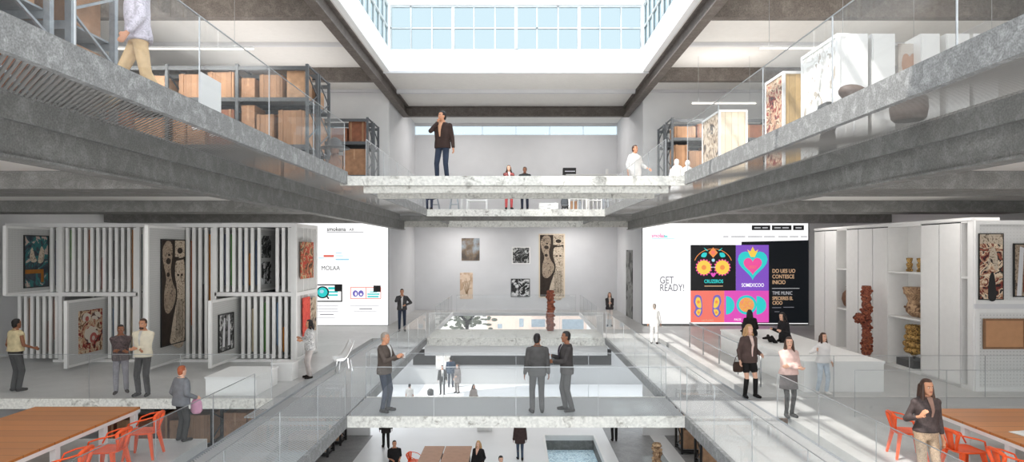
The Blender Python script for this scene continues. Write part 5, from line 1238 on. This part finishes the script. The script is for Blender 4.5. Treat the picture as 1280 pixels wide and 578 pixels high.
# ---- main footbridge
x, y = at(481, 56.8)
U6 = 'man in a brown blazer and jeans holding a cup on the main footbridge'
person(U6, x, y, 0, 72, 1.74, 0, 'tan', ('short', 'grey'), (cloth(92, 82, 76), .84, 1, .012), ('jeans', JEAN), SHOE, dict(L=(.1, -.34, 1.22), R=(-.1, -.33, 1.24), poleL=(.3, .3, -.8), poleR=(-.3, .3, -.8), FL=(.1, -.02, .085)), .0105, vee=(WHT, 1.2, .045))
x, y = at(671.5, 57.3)
person('man in a dark grey suit seen from behind on the main footbridge', x, y, 0, 186, 1.73, 0, 'brown', ('short', 'black'), (cloth(80, 78, 77), .82, 1, .014), ('trousers', cloth(74, 72, 71)), SHOE, dict(R=(-.26, -.04, .86), L=(.27, -.04, .86), hyaw=-25), .0105)
x, y = at(708, 56.6)
U8 = 'man in a dark suit in profile holding papers on the main footbridge'
person(U8, x, y, 0, -82, 1.76, 0, 'brown', ('short', 'black'), (cloth(70, 66, 65), .82, 1, .014), ('trousers', cloth(70, 68, 67)), SHOE, dict(L=(.08, -.3, 1.1), R=(-.1, -.3, 1.2), poleL=(.4, .3, -.8), poleR=(-.4, .3, -.8), FL=(.1, .1, .085)), .0105, vee=(WHT, 1.2, .05, cloth(60, 50, 60)))
x, y = at(502.5, 28.5)
person('man in a dark jacket, hand at his mouth, standing at the far left void', x, y, 0, 10, 1.85, 0, 'tan', ('short', 'black'), (cloth(70, 68, 70), .88, 1, .02), ('jeans', JEAN), SHOE, dict(R=(-.05, -.17, 1.42), poleR=(-.6, -.3, -.5), L=(.16, -.18, 1.1), poleL=(.8, .2, -.2)), .014, vee=(WHT, .95, .04))
x, y = at(762, 26.8)
person('long haired woman in a dark jacket looking at her phone near the far right void', x, y, 0, -5, 1.58, 1, 'fair', ('long', 'brown'), (cloth(58, 54, 56), .86, 1, .02), ('jeans', cloth(206, 196, 190)), BLK, dict(L=(.08, -.22, 1.2), R=(-.06, -.22, 1.2)), .014, vee=(cloth(214, 196, 180), 1.0, .05))
x, y = at(818, 33)
person('grey haired person in a white shirt facing the bright poster screen', x, y, 0, 170, 1.52, 1, 'tan', ('short', 'grey'), (WHT, .78, .9, .03), ('trousers', cloth(216, 214, 212)), SHOE, {}, .014)
# ---- main level, right
x, y = at(936, 51.8)
U12 = 'blond woman in a brown jacket, shorts and black boots beside the counter'
person(U12, x, y, 0, 12, 1.76, 1, 'fair', ('bob', 'blond'), (cloth(86, 70, 66), .84, .95, .025), ('shorts', BLK, BLK), BLK, dict(FL=(.16, -.02, .085), FR=(-.1, 0, .085), L=(.22, -.16, 1.04), R=(-.27, -.06, .9), hyaw=15), .0105, vee=(cloth(226, 200, 190), 1.0, .035))
x, y = at(986, 58.6)
U13 = 'woman in a pale pink blouse with folded arms, grey skirt and black tights'
person(U13, x, y, 0, 5, 1.7, 1, 'fair', ('long', 'brown'), (cloth(214, 184, 176), .93, .95, .025), ('skirt', cloth(104, 98, 98), .62, BLK), BLK, dict(L=(-.1, -.19, 1.14), R=(.1, -.2, 1.1), poleL=(.8, -.1, -.5), poleR=(-.8, -.1, -.5), FL=(.07, 0, .085), FR=(-.07, -.03, .085), hyaw=-20), .0105)
x, y = at(1029, 50.8)
person('dark haired woman in a white blouse and pale jeans in front of the counter', x, y, 0, 14, 1.52, 1, 'fair', ('long', 'brown'), (cloth(232, 228, 226, .05), .9, .95, .02), ('jeans', cloth(196, 206, 216)), cloth(220, 216, 212), dict(R=(-.3, -.12, 1.28), poleR=(-.6, .4, -.8), handR=(-.6, -.3, .3), L=(.24, -.04, .92), FR=(-.1, .12, .085)), .0115)
U15 = 'woman in black sitting on the long white counter facing the screen side'
person(U15, 8.15, 19.4, .77-.4, -72, 1.66, 1, 'fair', ('long', 'black'), (cloth(40, 38, 40), .86, 1, .03), ('trousers', BLK), BLK, dict(drop=.4-.02, FL=(.14, -.62, .6), FR=(-.12, -.55, .6), L=(.2, -.3, .8), R=(-.2, -.3, .82), lean=8, dy=.0), .013)
person('person in a black coat sitting far down the counter with their back turned', 7.55, 20.6, .77-.4, 175, 1.62, 1, 'brown', ('long', 'black'), (BLK, .84, 1, .04), ('trousers', BLK), BLK, dict(drop=.38, FL=(.12, -.5, .6), FR=(-.12, -.5, .6), L=(.2, -.28, .8), R=(-.2, -.28, .8), lean=10), .014)
x, y = at(1158, 86)
U17 = 'woman with long brown hair in a dark blouse standing at the oak table'
person(U17, x, y, 0, 0, 1.68, 1, 'tan', ('long', 'brown'), (cloth(66, 54, 52, pat=1.15), .95, .85, .004), ('jeans', cloth(190, 162, 134, pat=.8)), BRN, dict(R=(-.2, -.17, 1.22), poleR=(-.35, .5, -.8), handR=(.1, -.3, .9), L=(.22, -.04, .86), hyaw=4), .0095, vee=(cloth(150, 118, 104), 1.2, .03))
# ---- lower level
x, y = at(553, 20.6)
person('man in a black suit with a lanyard in the lower hall group', x, y, LOW, 0, 1.76, 0, 'tan', ('short', 'black'), (BLK, .84, 1, .015), ('trousers', cloth(50, 50, 52)), SHOE, {}, .016, vee=(WHT, 1.1, .045))
x, y = at(563.5, 19.6)
person('tall person in dark blue clothes behind the lower hall group', x, y, LOW, 180, 1.95, 0, 'brown', ('short', 'black'), (cloth(44, 58, 76), .8, 1, .04), ('trousers', cloth(40, 46, 60)), SHOE, {}, .017)
x, y = at(572, 20.4)
person('person in a pale patterned coat at the right of the lower hall group', x, y, LOW, -40, 1.78, 1, 'fair', ('bob', 'brown'), (cloth(156, 146, 142, pat=.6), .62, 1, .03), ('trousers', cloth(120, 112, 108)), SHOE, dict(L=(.15, -.2, 1.05)), .016)
x, y = at(512, 23.2)
person('person with dark hair and a white shirt alone in the lower hall', x, y, LOW, 160, 1.55, 0, 'tan', ('short', 'black'), (cloth(226, 222, 218), .84, .5, .02), ('trousers', cloth(206, 202, 198)), SHOE, {}, .017)
x, y = at(592, 23.4)
person('woman with black hair and a patterned top right of the lower hall group', x, y, LOW, 30, 1.58, 1, 'tan', ('bob', 'black'), (cloth(176, 160, 150, pat=.6), .8, .9, .03), ('trousers', cloth(150, 140, 136)), SHOE, dict(L=(.2, -.2, 1.0)), .017)
x, y = at(482.5, 28.3)
person('person in a black coat walking on the lower floor behind the man in black', x, y, LOW, 200, 1.72, 0, 'brown', ('short', 'black'), (cloth(44, 40, 40), .7, 1, .03), ('trousers', BLK), SHOE, dict(FL=(.09, -.14, .085), FR=(-.09, .12, .1)), .015)
x, y = at(493, 34)
person('man in a black shirt on the lower floor below the footbridge', x, y, LOW, 15, 1.75, 0, 'tan', ('short', 'black'), (BLK, .88, .5, .025), ('trousers', cloth(50, 50, 54)), SHOE, dict(R=(-.1, -.2, 1.1), L=(.16, -.18, 1.05), hpitch=-8), .014)
x, y = at(598, 34)
person('blond woman in a black dress on the lower floor below the footbridge', x, y, LOW, -20, 1.74, 1, 'fair', ('bob', 'blond'), (BLK, .8, .9, .03), ('skirt', BLK, .5, BLK), BLK, dict(L=(.2, -.15, 1.0)), .014, vee=(SK['fair'], 1.28, .06))
x, y = at(626, 37)
person('dark haired woman whose head shows at the bottom edge below the footbridge', x, y, LOW, 10, 1.8, 1, 'fair', ('bun', 'black'), (cloth(60, 50, 50), .86, 1, .02), ('trousers', BLK), SHOE, {}, .014)
x, y = at(650, 30)
person('person in a long dark brown coat and jeans walking on the lower floor', x, y, LOW, 185, 1.72, 0, 'brown', ('short', 'black'), (cloth(70, 56, 54), .72, 1, .035), ('jeans', cloth(70, 82, 100)), SHOE, dict(FL=(.07, -.1, .085), FR=(-.08, .14, .1)), .015)
x, y = at(768, 27.3)
person('person in black trousers standing on the grey floor strip of the lower level', x, y, LOW, 180, 1.75, 0, 'tan', ('short', 'black'), (BLK, .86, 1, .02), ('trousers', BLK), SHOE, dict(FL=(.08, 0, .085), FR=(-.08, 0, .085)), .016)
# ---- things people hold
def held(name, label, cat, who, n, build, off=(0, 0, 0)):
    t = thing(name, label, cat, hand_at(who, n)+Vector(off)); build(t); return t
held('paper_cup', 'white paper cup held by the man in the brown blazer', 'cup', U6, 'L', lambda t: MB().lathe([(.026, -.05), (.036, .05), (.038, .055), (.03, .055), (.022, -.04)]).build('cup_wall', 'white', t, True), (0.02, 0, .0))
def papers(t):
    box('sheet', 'white', -.1, .1, -.07, .07, -.14, .1, t); 
held('paper_folder', 'white folded papers held by the man in the dark suit', 'papers', U8, 'R', lambda t: (MB().bar((0, 0, -.12), (-.03, 0, .12), .16, .012).build('cover', 'wallgrey', t), MB().bar((-.006, 0, -.11), (-.036, 0, .13), .15, .006).build('sheet', 'white', t)), (-.03, 0, .02))
held('shoulder_bag', 'small dark brown bag hanging at the side of the blond woman', 'bag', U12, 'R', lambda t: (MB().rings([smooth_poly3(z, a, b_) for z, a, b_ in ((-.34, .08, .05), (-.3, .11, .07), (-.16, .12, .06), (-.1, .09, .03))]).build('bag_body', BRN, t, True), MB().tube([(-.08, 0, -.11), (-.05, 0, .0), (0, 0, .02), (.05, 0, 0), (.08, 0, -.11)], .008).build('strap', BRN, t, True)))if 0 else None
t = thing('shoulder_bag', 'small dark brown bag hanging at the side of the blond woman', 'bag', world(U12, (-.3, -.02, .62)))
b = MB(); b.rings([[(a*math.cos(2*PI*j/14), c*math.sin(2*PI*j/14), z) for j in range(14)] for z, a, c in ((0, .09, .05), (.03, .12, .065), (.17, .125, .06), (.24, .1, .035))]); b.build('bag_body', BRN, t, True)
MB().tube([(-.09, 0, .22), (-.05, 0, .36), (0, 0, .4), (.05, 0, .36), (.09, 0, .22)], .008).build('strap', BRN, t, True)
t = thing('pink_bag', 'pink soft bag held by the red haired child', 'bag', world(U, (.33, -.12, .78)) if 0 else hand_at(U, 'R')+Vector((-.05, 0, -.28)))
b = MB(); b.rings([[(a*math.cos(2*PI*j/14), c*math.sin(2*PI*j/14), z) for j in range(14)] for z, a, c in ((0, .07, .05), (.05, .11, .07), (.2, .1, .07), (.27, .06, .03))]); b.build('bag_body', cloth(206, 150, 176), t, True)
MB().tube([(-.05, 0, .25), (0, 0, .31), (.05, 0, .25)], .01).build('strap', cloth(206, 150, 176), t, True)

# ================================================================== LIGHT, SKY, CAMERA
w = bpy.data.worlds.new('World'); SC.world = w; w.use_nodes = True
nt = w.node_tree; bg = nt.nodes['Background']
tc = nt.nodes.new('ShaderNodeTexCoord'); sp = nt.nodes.new('ShaderNodeSeparateXYZ'); nt.links.new(tc.outputs['Generated'], sp.inputs[0])
r = nt.nodes.new('ShaderNodeValToRGB'); r.color_ramp.elements[0].position = .0; r.color_ramp.elements[1].position = .7
r.color_ramp.elements[0].color = (.97, .99, 1, 1); r.color_ramp.elements[1].color = (.84, .92, 1, 1)
nt.links.new(sp.outputs['Z'], r.inputs['Fac']); nt.links.new(r.outputs['Color'], bg.inputs['Color'])
bg.inputs['Strength'].default_value = SKY
l = bpy.data.lights.new('sun', 'SUN'); l.energy = SUN; l.angle = R(.6); l.color = (1, .97, .92)
o = bpy.data.objects.new('sun', l); COL.objects.link(o)
d = Vector((.62, .3, -1)); o.rotation_euler = d.to_track_quat('-Z', 'Y').to_euler(); o.location = (-6, -6, 30)
def area(name, loc, size, e, rot=(0, 0, 0), col=(1, .97, .94)):
    l = bpy.data.lights.new(name, 'AREA'); l.shape = 'RECTANGLE'; l.size, l.size_y = size; l.energy = e; l.color = col
    o = bpy.data.objects.new(name, l); COL.objects.link(o); o.location = loc; o.rotation_euler = rot; return o
for y in (9.0, 16.2, 23.2):                       # ceiling lamps recessed between the beams of the aisles
    area('aisle_lamp', (-10.5, y, UP-.18), (7, 1.2), AISL)
    area('aisle_lamp', (10, y, UP-.18), (6, 1.2), AISR)
for x in (-3, 3): area('upper_hall_fill', (x, 34.9, 11.08), (2.5, .5), UPH)  # added fill for the dim upper back wall, no fixture there
two(lambda s: area('upper_ceiling_fill', (s*9.5, 20.5, 9.35), (4, 16), RUP if s < 0 else RUP*.25, (PI, 0, 0)))  # unseen upward fill added above the racks to brighten the ceiling
two(lambda s: area('slab_beam_fill', (s*4.5, 21, .06), (.8, 8), MUP, (PI, 0, 0)))  # fill added at floor height to lighten the beams overhead
two(lambda s: area('atrium_soffit_fill', (s*4.4, 22, UP+.06), (1.0, 12), WUP, (PI, 0, 0)))  # added upward fill over the gratings for the atrium soffit, without a fixture
for x in (-3, 3): area('back_wall_fill', (x, 33, 4.95) if 0 else (x, 36, UP-.18), (2, .8), HALL)  # added fill that lifts the dark back wall of the main level
for y in (20, 27.5, 34, 38.5):                    # unseen fill added under the main floor to brighten the lower hall
    two(lambda s: area('lower_hall_fill', (s*7.2, y, -.4), (2.5, 4), LOWL if s > 0 or y > 30 else LOWL*.4))
cam = bpy.data.cameras.new('camera'); co = bpy.data.objects.new('camera', cam); COL.objects.link(co); SC.camera = co
co.location = (0, 0, EYE); co.rotation_euler = (PI/2, 0, 0); cam.sensor_width = 36; cam.lens = F/1280*36
cam.shift_x = -5/1280; cam.shift_y = 24/1280; cam.clip_start = .1; cam.clip_end = 200
SC.view_settings.view_transform = 'Standard'; SC.view_settings.look = 'None'; SC.view_settings.exposure = EXPO; SC.view_settings.gamma = 1.0
c = SC.cycles; c.max_bounces = 8; c.diffuse_bounces = 5; c.glossy_bounces = 3; c.transmission_bounces = 2; c.transparent_max_bounces = 32
c.caustics_reflective = False; c.caustics_refractive = False; c.use_denoising = True; c.sample_clamp_indirect = 6
